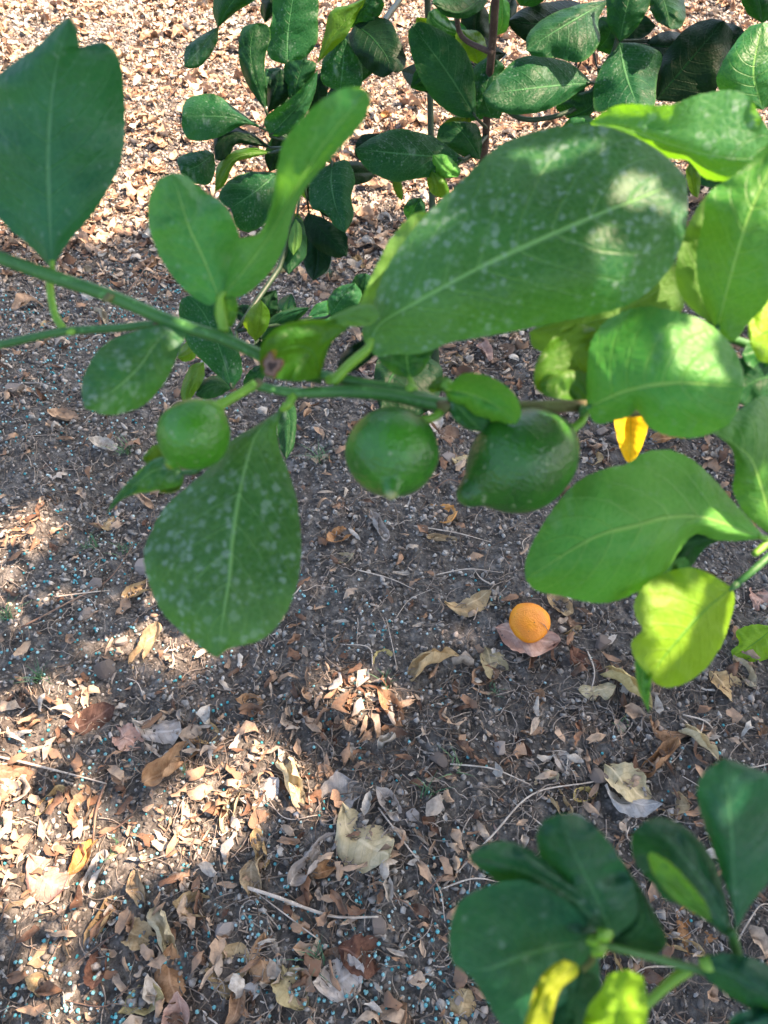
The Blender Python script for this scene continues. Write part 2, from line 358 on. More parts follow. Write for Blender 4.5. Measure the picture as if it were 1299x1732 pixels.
ST_DRY = [(0, (.07, .035, .022)), (.18, (.20, .11, .065)), (.4, (.35, .225, .14)), (.65, (.47, .34, .225)), (.85, (.42, .37, .30)), (1, (.56, .52, .44))]
M_BITS = tonemat('litter_bits', ST_DRY, bs=220)
M_FIB = tonemat('fibres', [(0, (.10, .07, .05)), (.5, (.27, .22, .17)), (1, (.48, .42, .35))], bs=400)

# soil crumbs and grit (uncountable)
def grit(name, n, lo, hi, label, dens=None, flat=.75, ylo=-60):
    pts = sample_ground(n, ylo, 1790, dens); a = np.array(pts)
    s = lo + (hi-lo)*RNG.random(n)**2.0; far = np.clip(a[:, 1]-.6, 0, 3); s = s*(1+.35*far)
    base = ICO_V[None]*(1+.26*RNG.normal(size=(n, 12, 1)))+.16*RNG.normal(size=(n, 12, 3)); base = base*RNG.uniform(.4, 1.15, (n, 1, 3))
    v = np.einsum('nij,nkj->nki', rotm(n), base)*s[:, None, None]; v[:, :, 2] *= flat
    v += np.stack([a[:, 0], a[:, 1], height(a[:, 0], a[:, 1])+s*.30], 1)[:, None]
    f = (ICO_F[None] + (np.arange(n)*12)[:, None, None]).reshape(-1, 3)
    me = mesh_np(name, v.reshape(-1, 3), f, M_STONE, smooth=False); add_tone(me, np.repeat(RNG.random(n), 12))
    return tag(link(name, me), label, 'gravel', kind='stuff')
grit('soil_crumbs', 200000, .0012, .0052, 'fine grit and soil crumbs covering the orchard ground')

# crumbled litter bits
def bits(name, n, lo, hi, dens, label):
    a = np.array(sample_ground(n, -60, 1790, dens)); L = lo+(hi-lo)*RNG.random(n)**2.0; W = L*RNG.uniform(.15, .6, n)
    u = np.linspace(-1, 1, 5); v_ = np.linspace(-1, 1, 3); U, Wd = np.meshgrid(u, v_, indexing='ij')
    prof = np.sqrt(np.clip(1.05-U**2, 0, 1)); x = U[None]*L[:, None, None]; y = Wd[None]*W[:, None, None]*prof
    curl = RNG.normal(0, 1, (n, 1, 1)); curl2 = RNG.normal(0, .8, (n, 1, 1))
    z = curl*.5*L[:, None, None]*(U**2)[None] + curl2*W[:, None, None]*(Wd**2)[None] + RNG.normal(0, .3, (n, 5, 3))*W[:, None, None]; x = x+RNG.normal(0, .13, (n, 5, 3))*L[:, None, None]; y = y+RNG.normal(0, .28, (n, 5, 3))*W[:, None, None]
    p = np.stack([x, y, z], -1).reshape(n, 15, 3); th = RNG.uniform(0, 2*math.pi, n); tl = RNG.normal(0, .45, n); c_, s_ = np.cos(th), np.sin(th)
    y2 = p[..., 1]*np.cos(tl)[:, None]-p[..., 2]*np.sin(tl)[:, None]; z2 = p[..., 1]*np.sin(tl)[:, None]+p[..., 2]*np.cos(tl)[:, None]
    q = np.stack([p[..., 0]*c_[:, None]-y2*s_[:, None], p[..., 0]*s_[:, None]+y2*c_[:, None], z2], -1)
    q[..., 2] -= q[..., 2].min(1)[:, None]; q += np.stack([a[:, 0], a[:, 1], height(a[:, 0], a[:, 1])+.0005+RNG.random(n)*.004], 1)[:, None]
    f0 = grid_faces(5, 3); f = (f0[None]+(np.arange(n)*15)[:, None, None]).reshape(-1, 4)
    me = mesh_np(name, q.reshape(-1, 3), f, M_BITS); add_tone(me, np.repeat(RNG.random(n), 15))
    return tag(link(name, me), label, 'leaf litter', kind='stuff')
def dens_bits(px, py):
    if py > 480 and any(inside(q, px, py) for q in LIT[1:]): return 1.0  # litter thickened inside the sun patches, which also lifts their brightness
    if py < 480:
        q_, _ = G(px, py); return 1.0 if vnoise(q_[0]*4+20, q_[1]*4+3)+.5*vnoise(q_[0]*11, q_[1]*11) > -.22 else .30
    k = 1.0 if py < 480 else (.42 if px > 600 and py < 820 else .17 if px < 1000 else .22)
    if py > 1150 and px < 800: k = .5
    if py > 1230: k = max(k, .45)
    return k
bits('crumbled_litter', 52000, .0016, .0150, dens_bits, 'crumbled bits of dead leaf strewn thickly over the ground')

# dry fibres, roots and stalks too fine to count
def fibres(name, n, lo, hi, rad, dens, label):
    a = np.array(sample_ground(n, -60, 1790, dens)); K = 8; L = RNG.uniform(lo, hi, n); th = RNG.uniform(0, 2*math.pi, n); cv = RNG.normal(0, 1.1, n)
    t = np.linspace(0, 1, K); ang = th[:, None]+cv[:, None]*t[None]+.5*RNG.normal(size=(n, K)).cumsum(1)*.35
    dx = np.cos(ang)*L[:, None]/K; dy = np.sin(ang)*L[:, None]/K
    x = a[:, 0:1]+dx.cumsum(1); y = a[:, 1:2]+dy.cumsum(1); z = height(x, y)+.0018+np.abs(RNG.normal(0, .0030, (n, K)))
    nx, ny = -np.sin(ang), np.cos(ang); r = rad*RNG.uniform(.6, 1.5, (n, 1))
    ring = [np.stack([x+nx*r*c_, y+ny*r*c_, z+r*s_], -1) for c_, s_ in ((1, -.4), (0, 1), (-1, -.4))]
    v = np.stack(ring, 2); idx = np.arange(K*3).reshape(K, 3); f0 = []
    for i in range(K-1):
        for j in range(3): f0.append((idx[i, j], idx[i, (j+1) % 3], idx[i+1, (j+1) % 3], idx[i+1, j]))
    f = (np.array(f0)[None]+(np.arange(n)*K*3)[:, None, None]).reshape(-1, 4)
    me = mesh_np(name, v.reshape(-1, 3), f, M_FIB); add_tone(me, np.repeat(RNG.random(n), K*3)); return tag(link(name, me), label, 'plant fibres', kind='stuff')
fibres('dry_fibres', 25000, .010, .06, .00055, lambda px, py: .8 if (py > 1150 and px > 300) else .33, 'fine pale dead stalks and root fibres on the soil')

# ---------------------------------------------------------------- where a small thing lies, in words
LAND = [(896, 1060, 'the fallen orange'), (370, 1110, 'the tip of the big hanging leaf'), (663, 850, 'the middle lemon'), (300, 790, 'the smallest lemon'), (880, 860, 'the pointed lemon'), (930, 1400, 'the foreground shoot'),
 (612, 1430, 'the widest dead leaf'), (520, 1230, 'the sunlit stripe'), (80, 1400, 'the left sunlit patch'), (277, 1578, 'the long slanting dead leaf'), (520, 1545, 'the long pale twig'), (577, 1655, 'the star shaped dead leaf'),
 (70, 1150, 'the widest grass tuft'), (175, 1130, 'the pale angular stone'), (180, 530, 'the two left stems'), (1150, 1060, 'the sunlit lime leaf'), (1066, 740, 'the hanging yellow leaf'), (1115, 1290, 'the long brown leaf'), (480, 1000, 'the big hanging leaf margin'),
 (165, 1638, 'the darkest dead leaf'), (400, 1370, 'the upright rolled leaf'), (743, 1290, 'the round grey pebble'), (140, 650, 'the small white dusted leaf'), (820, 600, 'the largest leaf'), (250, 320, 'the paired leaves'), (650, 200, 'the shrub gap'), (1170, 1560, 'the foreground gap'), (850, 1640, 'the dark cupped foreground leaf')]
DIRS = ['right of', 'lower right of', 'below', 'lower left of', 'left of', 'upper left of', 'above', 'upper right of']
def where(px, py):
    a = min(LAND, key=lambda q: (q[0]-px)**2+(q[1]-py)**2); dx, dy = px-a[0], py-a[1]; r = math.hypot(dx, dy)
    return ('close by, ' if r < 45 else 'some way ' if r > 110 else 'just ')+DIRS[int(round(math.degrees(math.atan2(dy, dx))/45)) % 8]+' '+a[2]
# ---------------------------------------------------------------- dry leaves
def dry_mesh(seed, curl, roll, pts=None):
    g = np.random.default_rng(seed); nu, nv = 30, 15; u = np.linspace(0, 1, nu); v = np.linspace(-1, 1, nv); U, Vv = np.meshgrid(u, v, indexing='ij')
    pk = g.uniform(.38, .6); wdt = g.uniform(.27, .37)
    prof = np.where(U < pk, np.sin(U/pk*math.pi/2)**.8, np.cos((U-pk)/(1-pk)*math.pi/2)**.75)*wdt+.004
    prof = prof*(1+.26*vnoise(U*6+seed, np.sign(Vv)*2.+seed)+.22*vnoise(U*15+seed, np.sign(Vv)*3.))
    if g.random() < .5:           # a torn margin
        c0 = g.uniform(.3, .85); sd = g.choice([-1, 1]); prof = np.where(np.sign(Vv) == sd, prof*(1-.55*np.exp(-((U-c0)/.10)**2)), prof)
    x = U-.5; y = Vv*prof
    R1 = wdt/max(abs(roll), .05); a = y/R1; y = R1*np.sin(a); z = R1*(1-np.cos(a))*np.sign(roll)
    z = z + curl*(U-.5)**2*(.8+.6*np.sin(U*5+seed)) + .12*vnoise(U*3.4+seed*3, Vv*1.6+seed) + .05*vnoise(U*8+seed, Vv*3.5) + .022*vnoise(U*19, Vv*8+seed)
    y = y + .07*vnoise(U*5+seed*2, Vv*2+3)
    tw = g.normal(0, .5); yy = y*np.cos(tw*x)-z*np.sin(tw*x); zz = y*np.sin(tw*x)+z*np.cos(tw*x); x = x*1.0 + 0; y = yy + g.normal(0, .25)*x**2
    Vt = np.stack([x, y, zz-zz.min()], -1).reshape(-1, 3); UV = np.stack([U, (Vv+1)/2], -1).reshape(-1, 2)
    return Vt, grid_faces(nu, nv), UV
def drymat(name, c1, c2, seed):
    m = NT(name); tc = m.n('TexCoord'); O = tc.outputs['Object']; uv = m.n('SeparateXYZ'); m.l(tc.outputs['UV'], uv.inputs[0]); u, v = uv.outputs[0], uv.outputs[1]
    mp = m.n('Mapping'); m.l(O, mp.inputs[0]); mp.inputs['Location'].default_value = (seed, 0, 0); O = mp.outputs[0]; oi = m.n('ObjectInfo').outputs['Random']
    av = m.math('MULTIPLY', m.math('ABSOLUTE', m.math('SUBTRACT', v, .5)), 2.0); mid = m.math('SUBTRACT', 1.0, m.ss(av, .02, .09))
    ph = m.math('ABSOLUTE', m.math('SUBTRACT', m.math('FRACT', m.math('SUBTRACT', m.math('MULTIPLY', u, 8.0), m.math('MULTIPLY', av, 2.0))), .5)); lat = m.math('SUBTRACT', 1.0, m.ss(ph, 0, .1))
    c = m.mix(m.ss(m.noise(O, 5, 4, .6), .35, .65), c1, c2)
    c = m.mix(m.math('MULTIPLY', m.ss(m.noise(O, 9, 5, .7), .5, .8), .55), c, tuple(x*.45 for x in c1))
    c = m.mix(m.math('MULTIPLY', lat, .22), c, tuple(x*.5 for x in c1)); c = m.mix(m.math('MULTIPLY', mid, .5), c, tuple(min(1, x*1.3+.05) for x in c2))
    hs = m.n('HueSaturation'); m.l(c, hs.inputs['Color']); m.l(m.math('MULTIPLY_ADD', oi, .5, .72), hs.inputs['Value']); m.l(m.math('MULTIPLY_ADD', oi, .3, .8), hs.inputs['Saturation'])
    m.l(hs.outputs[0], m.b.inputs['Base Color']); m.b.inputs['Roughness'].default_value = .75; m.b.inputs['Specular IOR Level'].default_value = .25
    hgt = m.math('ADD', m.math('MULTIPLY', lat, .4), m.noise(O, 22, 4, .6)); m.l(m.bump(hgt, .6, .0015), m.b.inputs['Normal'])
    tr = m.n('BsdfTranslucent'); m.l(hs.outputs[0], tr.inputs[0]); mx = m.n('MixShader'); mx.inputs[0].default_value = .2; m.l(m.b.outputs[0], mx.inputs[1]); m.l(tr.outputs[0], mx.inputs[2]); m.l(mx.outputs[0], m.o.inputs[0]); return m.m
DM = {'tan': drymat('dry_tan', (.34, .24, .12), (.47, .36, .20), 0), 'pale': drymat('dry_pale', (.40, .34, .20), (.52, .45, .29), 2), 'brown': drymat('dry_brown', (.22, .12, .06), (.36, .22, .12), 4),
      'dark': drymat('dry_dark', (.08, .035, .022), (.16, .08, .05), 6), 'grey': drymat('dry_grey', (.36, .31, .26), (.46, .42, .37), 8), 'white': drymat('dry_whitish', (.33, .325, .30), (.48, .47, .44), 10),
      'orange': drymat('dry_orange', (.40, .21, .08), (.52, .31, .14), 12), 'pink': drymat('dry_pinkish', (.40, .24, .18), (.52, .36, .28), 14), 'yellow': drymat('dry_yellow', (.38, .31, .13), (.50, .42, .20), 16)}
VAR = []                                       # (mesh per material per variant), created on demand
SHP = [(1, .7, 1.3), (2, -.6, 1.6), (3, .5, 2.3), (4, 1.0, .9), (5, -.8, .8), (6, .5, -1.4), (7, 1.3, 1.6), (8, -.4, 2.8), (9, .8, -.9), (10, .4, 2.0), (11, -1.1, 1.3), (12, .9, 2.2)]
_cache = {}
def dry_me(mat, k):
    if (mat, k) not in _cache:
        v, f, uv = dry_mesh(*SHP[k]); _cache[(mat, k)] = mesh_np('dry_leaf', v, f, DM[mat], uv)
    return _cache[(mat, k)]
DRYPX = []
def dry(px, py, ln, ang, mat, k, label=None, group=None, wid=1.0, lift=0.0):
    p, d = G(px, py); d = float(d)
    L = ln*d/FPX*1.02
    a = R(ang); gy_ = math.sin(a)*1.15; th = math.atan2(gy_, math.cos(a))      # foreshortened direction back onto the ground
    L *= math.hypot(math.cos(a), math.sin(a)*1.12)
    o = link('dry_leaf', dry_me(mat, k), None, (p[0], p[1], hz(p[0], p[1])-.0035+lift), (RNG.normal(0, .14), RNG.normal(0, .14), th), (L, L*wid, L))
    if 'front of the fallen orange' in (label or ''): o.location.z += .010; o.rotation_euler[0] = .5
    tag(o, label or 'small dead leaf lying loose among the litter on the soil', 'dry leaf', group or 'dead leaves scattered on the ground')
    DRYPX.append((px, py)); return o
WD = {'tan': 'tan', 'pale': 'straw coloured', 'brown': 'brown', 'dark': 'dark brown', 'grey': 'greyish', 'white': 'whitish', 'orange': 'orange brown', 'pink': 'pinkish brown', 'yellow': 'yellowish'}
HERO = [  # px, py, length px, angle, colour, shape, where
 (612, 1430, 112, -38, 'pale', 8, 'widest of all, flat and angular in the twig tangle', 1.5), (525, 1455, 105, 42, 'grey', 2, 'rolled into a curved tube left of the widest dead leaf', 1),
 (556, 1478, 62, 18, 'brown', 1, 'short and curled, just below the widest dead leaf', 1), (497, 1324, 92, -62, 'pale', 7, 'long narrow roll below the sunlit stripe end', 1),
 (387, 1368, 78, 82, 'pale', 9, 'standing upright in a narrow roll below the sunlit stripe', .8), (329, 1534, 70, -8, 'tan', 6, 'with upturned edge, alone below the small twig at lower left', 1.1),
 (277, 1578, 88, -55, 'pale', 7, 'long and tapering, slanting down right at lower left', 1), (231, 1580, 72, -22, 'tan', 4, 'touching the upper end of the long slanting leaf', .9),
 (167, 1557, 78, 62, 'tan', 9, 'slanting up right below the sunlit patch at far left', .9), (77, 1612, 66, 10, 'tan', 3, 'folded, near the left edge close to the bottom', 1.2),
 (165, 1638, 62, 88, 'dark', 6, 'darkest and upright at lower left', 1), (238, 1692, 74, 15, 'yellow', 3, 'near the bottom edge left of centre', 1),
 (284, 1650, 78, -70, 'brown', 8, 'ragged and flat beside the yellowish one at the bottom', 1.2), (381, 1644, 72, 84, 'tan', 3, 'folded like a tent, at lower centre left', 1.4),
 (441, 1626, 68, -70, 'orange', 8, 'broken and angular, at lower centre', 1.3), (488, 1673, 76, -52, 'yellow', 4, 'smooth wedge below the broken angular leaf', 1.1),
 (404, 1700, 62, 80, 'brown', 1, 'narrow, at the bottom edge under the tent shaped leaf', 1), (271, 1234, 86, -6, 'grey', 8, 'broad and flat above the sunlit stripe', 1.1),
 (341, 1237, 52, 20, 'tan', 3, 'small, right of the broad flat leaf above the sunlit stripe', 1.2), (214, 1245, 62, -32, 'pink', 4, 'left of the broad flat leaf above the sunlit stripe', 1),
 (153, 1217, 74, 30, 'dark', 8, 'broad, between the two sunlit patches at left', 1.3), (283, 1292, 104, 42, 'orange', 2, 'largest in the sunlit stripe', 1.2),
 (445, 1344, 66, 30, 'white', 8, 'weathered, right of the upright narrow roll', 1.3), (577, 1346, 76, 20, 'white', 10, 'most weathered, cracked in pieces right of the long narrow roll', 1.6),
 (84, 1352, 56, 46, 'tan', 9, 'in the sunlit patch at far left', 1), (139, 1361, 62, 86, 'orange', 6, 'upright in the sunlit patch at far left', 1),
 (144, 1448, 62, 70, 'orange', 1, 'at the lower edge of the sunlit patch at far left', 1), (156, 1476, 72, 65, 'white', 2, 'narrow and weathered below the sunlit patch at far left', 1),
 (75, 1488, 88, -30, 'pink', 8, 'broad and pale in the lowest sunlit patch', 1.3), (20, 1510, 70, 40, 'tan', 3, 'at the left edge in the lowest sunlit patch', 1.2),
 (577, 1658, 84, 20, 'grey', 8, 'creased pale star shape near the bottom centre', 1.5), (612, 1618, 84, -8, 'dark', 4, 'behind the creased star shaped leaf', 1.1),
 (658, 1707, 66, -30, 'brown', 3, 'at the bottom edge right of the creased star shaped leaf', 1.5), (427, 1188, 44, -10, 'orange', 6, 'small curl above the sunlit stripe', 1),
 (664, 1207, 66, -60, 'brown', 6, 'hooked, right of the top end of the sunlit stripe', .8), (791, 1032, 78, 17, 'tan', 8, 'left of the fallen orange', 1.0),
 (837, 1026, 30, 10, 'pale', 3, 'smallest, touching the left of the fallen orange', 1.2), (732, 1131, 92, 22, 'tan', 7, 'rolled, lying left below the fallen orange', .95),
 (830, 1130, 62, -62, 'yellow', 4, 'crossing another below the fallen orange', 1), (818, 1146, 52, 15, 'brown', 6, 'under the crossing yellowish leaf', 1.2),
 (857, 1141, 38, 12, 'tan', 9, 'right end of the small crossing pile below the orange', 1), (889, 1089, 104, -16, 'pink', 4, 'propped against the front of the fallen orange', .8),
 (948, 1032, 46, -50, 'tan', 6, 'curled ring right of the fallen orange', 1.2), (972, 1050, 42, 35, 'brown', 3, 'flat scrap right of the fallen orange', 1.3),
 (966, 1076, 40, 30, 'tan', 2, 'lower right of the fallen orange', 1), (979, 1125, 62, -25, 'dark', 8, 'crumpled, well below right of the orange', 1.2),
 (905, 1192, 40, 65, 'brown', 3, 'small upright scrap straight below the orange', 1), (643, 1115, 36, 30, 'yellow', 3, 'small, on top of the grass tuft at centre', 1),
 (745, 918, 50, -4, 'tan', 2, 'narrow, above left of the fallen orange', .8), (641, 900, 62, -65, 'grey', 2, 'rolled, below the middle lemon', .9),
 (577, 912, 54, 30, 'brown', 6, 'left of the roll below the middle lemon', 1), (752, 872, 52, -50, 'orange', 3, 'small and pointed below right of the middle lemon', 1.2),
 (916, 1329, 52, 42, 'pale', 3, 'left of the foreground shoot top', .9), (1053, 1333, 82, -38, 'pale', 4, 'broad, above the foreground shoot', 1.1),
 (1128, 1360, 66, -8, 'tan', 3, 'right of the broad pale leaf above the foreground shoot', 1.1), (985, 1346, 46, 8, 'yellow', 6, 'left of the broad pale leaf above the foreground shoot', 1),
 (1056, 1369, 92, -12, 'white', 8, 'striped and weathered, over the foreground shoot', .8), (1114, 1290, 86, 34, 'brown', 2, 'long, above the weathered striped leaf', .9),
 (942, 1359, 62, -60, 'tan', 9, 'half behind the foreground shoot top', 1.2), (817, 1406, 46, -10, 'pink', 3, 'rounded, left of the foreground shoot', 1.3),
 (1179, 1262, 76, -50, 'pale', 7, 'slender, near the right edge above the foreground shoot', .8), (1115, 1245, 62, -20, 'brown', 8, 'crumpled, above the long brown leaf at right', 1),
 (1054, 1440, 56, 50, 'brown', 6, 'between the two foreground leaf pairs', 1.2), (1170, 1565, 92, 50, 'brown', 3, 'in the gap between the foreground leaf pairs', 1.1),
 (779, 1707, 66, 55, 'tan', 8, 'at the bottom edge left of the foreground shoot', 1.5), (1150, 1598, 70, -18, 'tan', 2, 'below the gap between the foreground leaf pairs', 1),
 (1225, 1163, 66, -38, 'tan', 4, 'right of the sunlit lime leaf', 1.1), (1262, 1140, 50, -75, 'pale', 6, 'narrow, under the yellow green leaf at right edge', .9),
 (1056, 1170, 100, -42, 'yellow', 7, 'long, beside the hanging tail of the lime leaf', .7), (1000, 773, 42, -10, 'tan', 3, 'right of the pointed lemon', 1.3),
 (1128, 750, 62, 5, 'brown', 1, 'above the broad drooping leaf at right', .9), (1285, 1010, 50, 70, 'pink', 4, 'at the right edge by the green twig', 1),
 (232, 988, 62, 28, 'tan', 9, 'at the left margin of the big hanging leaf', 1.1), (243, 1088, 78, 62, 'tan', 2, 'left of the tip of the big hanging leaf', 1.1),
 (843, 605, 50, 40, 'brown', 3, 'in the gap under the largest leaf', 1.2), (818, 600, 46, -70, 'pink', 1, 'sharp upright point in the gap under the largest leaf', 1),
 (622, 632, 40, 60, 'pink', 6, 'glimpsed between the stems left of centre', 1.2), (757, 742, 46, -30, 'brown', 4, 'between the middle and the pointed lemon', 1.2),
 (132, 457, 40, 30, 'tan', 3, 'behind the upper left stem', 1.3), (172, 535, 40, -50, 'pale', 7, 'between the two left stems', 1), (165, 400, 32, 40, 'tan', 3, 'small, at the shade edge at upper left', 1.2),
 (660, 195, 42, 25, 'orange', 2, 'vivid, lit by the sun between the two background shrubs', 1), (905, 1095, 1, 0, 'dark', 3, '', 1)]
for (px, py, ln, an, mt, k, wh, wd) in HERO:
    if ln > 5: dry(px, py, ln, an, mt, k, f'{WD[mt]} dead leaf, {wh}', None, wd)
keys = list(DM); wts = [.36, .08, .27, .08, .09, .01, .04, .06, .01]
def dens_dry(px, py):
    if 560 < px < 1000 and 850 < py < 1200: return .05
    if py < 900 and px < 560: return .12 if py > 480 else .7
    if py < 480: return .8
    if py < 1130: return .15
    return .75
cnt = 0; need = 300-len(DRYPX)
for (x, y, px, py) in sample_ground(2600, -30, 1760, dens_dry):
    if cnt >= need: break
    if not (-30 < px < 1330) or any(abs(px-a) < 38 and abs(py-b) < 30 for a, b in DRYPX): continue
    if py < 250 and RNG.random() < .55: continue
    d = G(px, py)[1]; mt = RNG.choice(keys, p=wts)
    ln_ = RNG.uniform(.026, .052); dry(px, py, ln_*FPX/d, RNG.uniform(-180, 180), mt, int(RNG.integers(len(SHP))), label=('larger ' if ln_ > .042 else 'small ')+WD[mt]+' dry leaf '+where(px, py), wid=RNG.uniform(.7, 1.3)); cnt += 1
# the many that lie beyond those, farther off
def dry_stuff(n):
    Vs, Fs, T = [], [], []; off = 0; shp = [dry_mesh(*s) for s in SHP]
    for (x, y, px, py) in sample_ground(n, -60, 900, lambda px, py: 1.0 if py < 430 else .05):
        v, f, _ = shp[RNG.integers(len(shp))]; s = RNG.uniform(.022, .062); th = RNG.uniform(0, 2*math.pi); c_, s_ = math.cos(th), math.sin(th)
        w_ = v*s*np.array([1, RNG.uniform(.7, 1.2), RNG.uniform(.8, 1.5)]); tl = RNG.normal(0, .25)
        w_ = np.stack([w_[:, 0]*c_-w_[:, 1]*s_+x, w_[:, 0]*s_+w_[:, 1]*c_+y, w_[:, 2]+w_[:, 1]*tl+hz(x, y)+RNG.random()*.006], 1)
        Vs.append(w_); Fs.append(f+off); off += len(v); T.append(np.full(len(v), np.clip(RNG.normal(.6, .2), 0, 1)))
    me = mesh_np('fallen_leaf_carpet', np.vstack(Vs), np.vstack(Fs), M_BITS); add_tone(me, np.concatenate(T))
    tag(link('fallen_leaf_carpet', me), 'carpet of dead leaves in full sun beyond the shade', 'leaf litter', kind='stuff')
dry_stuff(3200)

# ---------------------------------------------------------------- pebbles
def pebble_mesh(seed):
    g = np.random.default_rng(seed); v, f = ICO_V.copy(), ICO_F
    for _ in range(2):                         # subdivide
        e = {}; vl = list(v); nf = []
        def mid(a, b):
            k = (min(a, b), max(a, b))
            if k not in e: q = (vl[a]+vl[b])/2; vl.append(q/np.linalg.norm(q)); e[k] = len(vl)-1
            return e[k]
        for a, b, c_ in f: x, y, z = mid(a, b), mid(b, c_), mid(c_, a); nf += [(a, x, z), (b, y, x), (c_, z, y), (x, y, z)]
        v, f = np.array(vl), np.array(nf)
    v = v*(1+.16*g.normal(size=(len(v), 1))*0 + .3*vnoise(v[:, 0]*1.7+seed*3.1, v[:, 1]*1.7+v[:, 2]*2.3)[:, None])
    for _ in range(11):                         # knock flat facets off the ball
        n_ = g.normal(size=3); n_ /= np.linalg.norm(n_); c_ = g.uniform(.42, .78); dd = v@n_; v = v-np.outer(np.clip(dd-c_, 0, None)*.92, n_)
    return v*np.array([1, g.uniform(.65, .95), g.uniform(.45, .7)]), f
PEB = []
for k in range(10):
    v, f = pebble_mesh(k); PEB.append(mesh_np('pebble', v, f, M_STONE_O)); PEB[-1].polygons.foreach_set('use_smooth', np.zeros(len(f), bool))
PPX = []
def pebble(px, py, sz, rot, k, label=None):
    p, d = G(px, py); s = sz*d/FPX/2
    o = link('pebble', PEB[k % 10], None, (p[0], p[1], hz(p[0], p[1])+s*.22), (RNG.normal(0, .2), RNG.normal(0, .2), rot), s)
    tag(o, label or 'small grey brown pebble sunk in the soil among litter', 'pebble', 'pebbles lying on the ground'); PPX.append((px, py))
for q in [(175, 1130, 46, 0.3, 0, 'pale grey angular stone left of the big hanging leaf tip'), (160, 985, 36, .2, 1, 'light flat stone left of the big hanging leaf'), (146, 1038, 32, 1, 2, 'brownish grey stone below the light flat one at left'),
          (205, 1082, 32, .5, 3, 'two toned stone just above the pale angular one'), (236, 952, 44, .6, 4, 'grey stone touching the left margin of the big hanging leaf'), (30, 672, 48, 0, 5, 'grey stone near the left edge under the left stems'),
          (742, 1290, 38, .4, 6, 'rounded grey pebble at centre, left one of two below the grass blades'), (843, 1270, 36, 1, 7, 'rounded brown grey pebble straight below the fallen orange'), (700, 1385, 34, .3, 8, 'smooth grey pebble right of the cracked white leaf'),
          (1018, 1094, 32, 0, 9, 'grey pebble right below the fallen orange under the drooping leaf'), (1007, 1316, 42, .2, 0, 'dark grey stone above the foreground shoot'), (1004, 1372, 34, 1.2, 1, 'brown pebble touching the weathered striped leaf'),
          (377, 1572, 40, .4, 2, 'grey stone right of the long slanting leaf at lower left'), (427, 1672, 36, 0, 3, 'square grey stone below the broken angular leaf'), (640, 1570, 44, .8, 4, 'flat stone below the long pale twig'),
          (862, 1087, 26, .2, 5, 'pale pebble touching the leaf in front of the orange'), (1038, 740, 32, .4, 6, 'whitish pebble left of the hanging yellow leaf'), (1020, 727, 30, 0, 7, 'grey pebble between the pointed lemon and yellow leaf'), (760, 780, 34, .5, 8, 'pale stone between the middle and the pointed lemon'),
          (598, 1625, 30, .5, 9, 'pebble under the dark leaf near bottom centre')]: pebble(*q)
for (x, y, px, py) in sample_ground(1300, 0, 1740, lambda px, py: .1 if py < 450 else .8):
    if len(PPX) >= 300: break
    if not (0 < px < 1299): continue
    d = G(px, py)[1]; sz_ = .005+.011*RNG.random()**2; pebble(px, py, sz_*FPX/d, RNG.uniform(0, 6), int(RNG.integers(10)), ('tiny' if sz_ < .0065 else 'small' if sz_ < .011 else 'bigger')+' stone '+where(px, py))

# ---------------------------------------------------------------- blue pellets
m = NT('pellet_blue'); oi = m.n('ObjectInfo').outputs['Random']; tc = m.n('TexCoord')
m.l(m.ramp(m.math('FRACT', m.math('ADD', oi, m.math('MULTIPLY', m.noise(tc.outputs['Object'], 20, 1), 2.))), [(0, (.03, .24, .26)), (.5, (.08, .40, .44)), (.8, (.25, .52, .54)), (1, (.45, .52, .52))]), m.b.inputs['Base Color']); m.b.inputs['Roughness'].default_value = .7; M_PEL = m.m
PELV = ICO_V*(1+.1*RNG.normal(size=(12, 1))); pelme = mesh_np('fertiliser_pellet', PELV, ICO_F, M_PEL)
CL = [(60, 1680, 130), (140, 1700, 90), (120, 640, 130), (250, 500, 90), (280, 480, 60), (60, 560, 90), (30, 700, 120), (150, 930, 120), (110, 1060, 90), (560, 1560, 120), (760, 1700, 90), (800, 1500, 70), (400, 1560, 140), (690, 1620, 120), (600, 1680, 90), (480, 1420, 160), (350, 1200, 150), (560, 1100, 180), (150, 1280, 110), (700, 1080, 160), (1150, 1330, 120), (170, 1480, 100)]
CW = np.array([.9, .7, 2.2, 2.2, 1.4, 2.2, 1.7, 1.8, 1.0, 1, .6, .6, .9, .9, .6, .8, .9, .9, .7, .7, .5, .5]); CW /= CW.sum()
pel = []
for i in range(2600):
    a, b, s = CL[RNG.choice(len(CL), p=CW)]; px, py = a+RNG.normal()*s*1.0, b+RNG.normal()*s*.6
    if -20 < px < 1320 and 420 < py < 1750: pel.append((px, py, RNG.uniform(.0014, .0025)))
pel.sort(key=lambda q: -q[2]*FPX/G(q[0], q[1])[1])
for px, py, r in pel[:300]:
    p, _ = G(px, py); o = link('fertiliser_pellet', pelme, None, (p[0], p[1], hz(p[0], p[1])+r*.9), (RNG.random()*6,)*3, r)
    tag(o, 'tiny turquoise pellet '+where(px, py), 'pellet', 'turquoise pellets scattered on the ground')
a = np.array([[*G(q[0], q[1])[0][:2], q[2]] for q in pel[300:]])
v = PELV[None]*a[:, 2][:, None, None] + np.stack([a[:, 0], a[:, 1], height(a[:, 0], a[:, 1])+a[:, 2]*.8], 1)[:, None]
tag(link('pellet_scatter', mesh_np('pellet_scatter', v.reshape(-1, 3), (ICO_F[None]+(np.arange(len(a))*12)[:, None, None]).reshape(-1, 3), M_PEL)), 'countless smaller turquoise pellets sprinkled on the soil', 'pellets', kind='stuff')

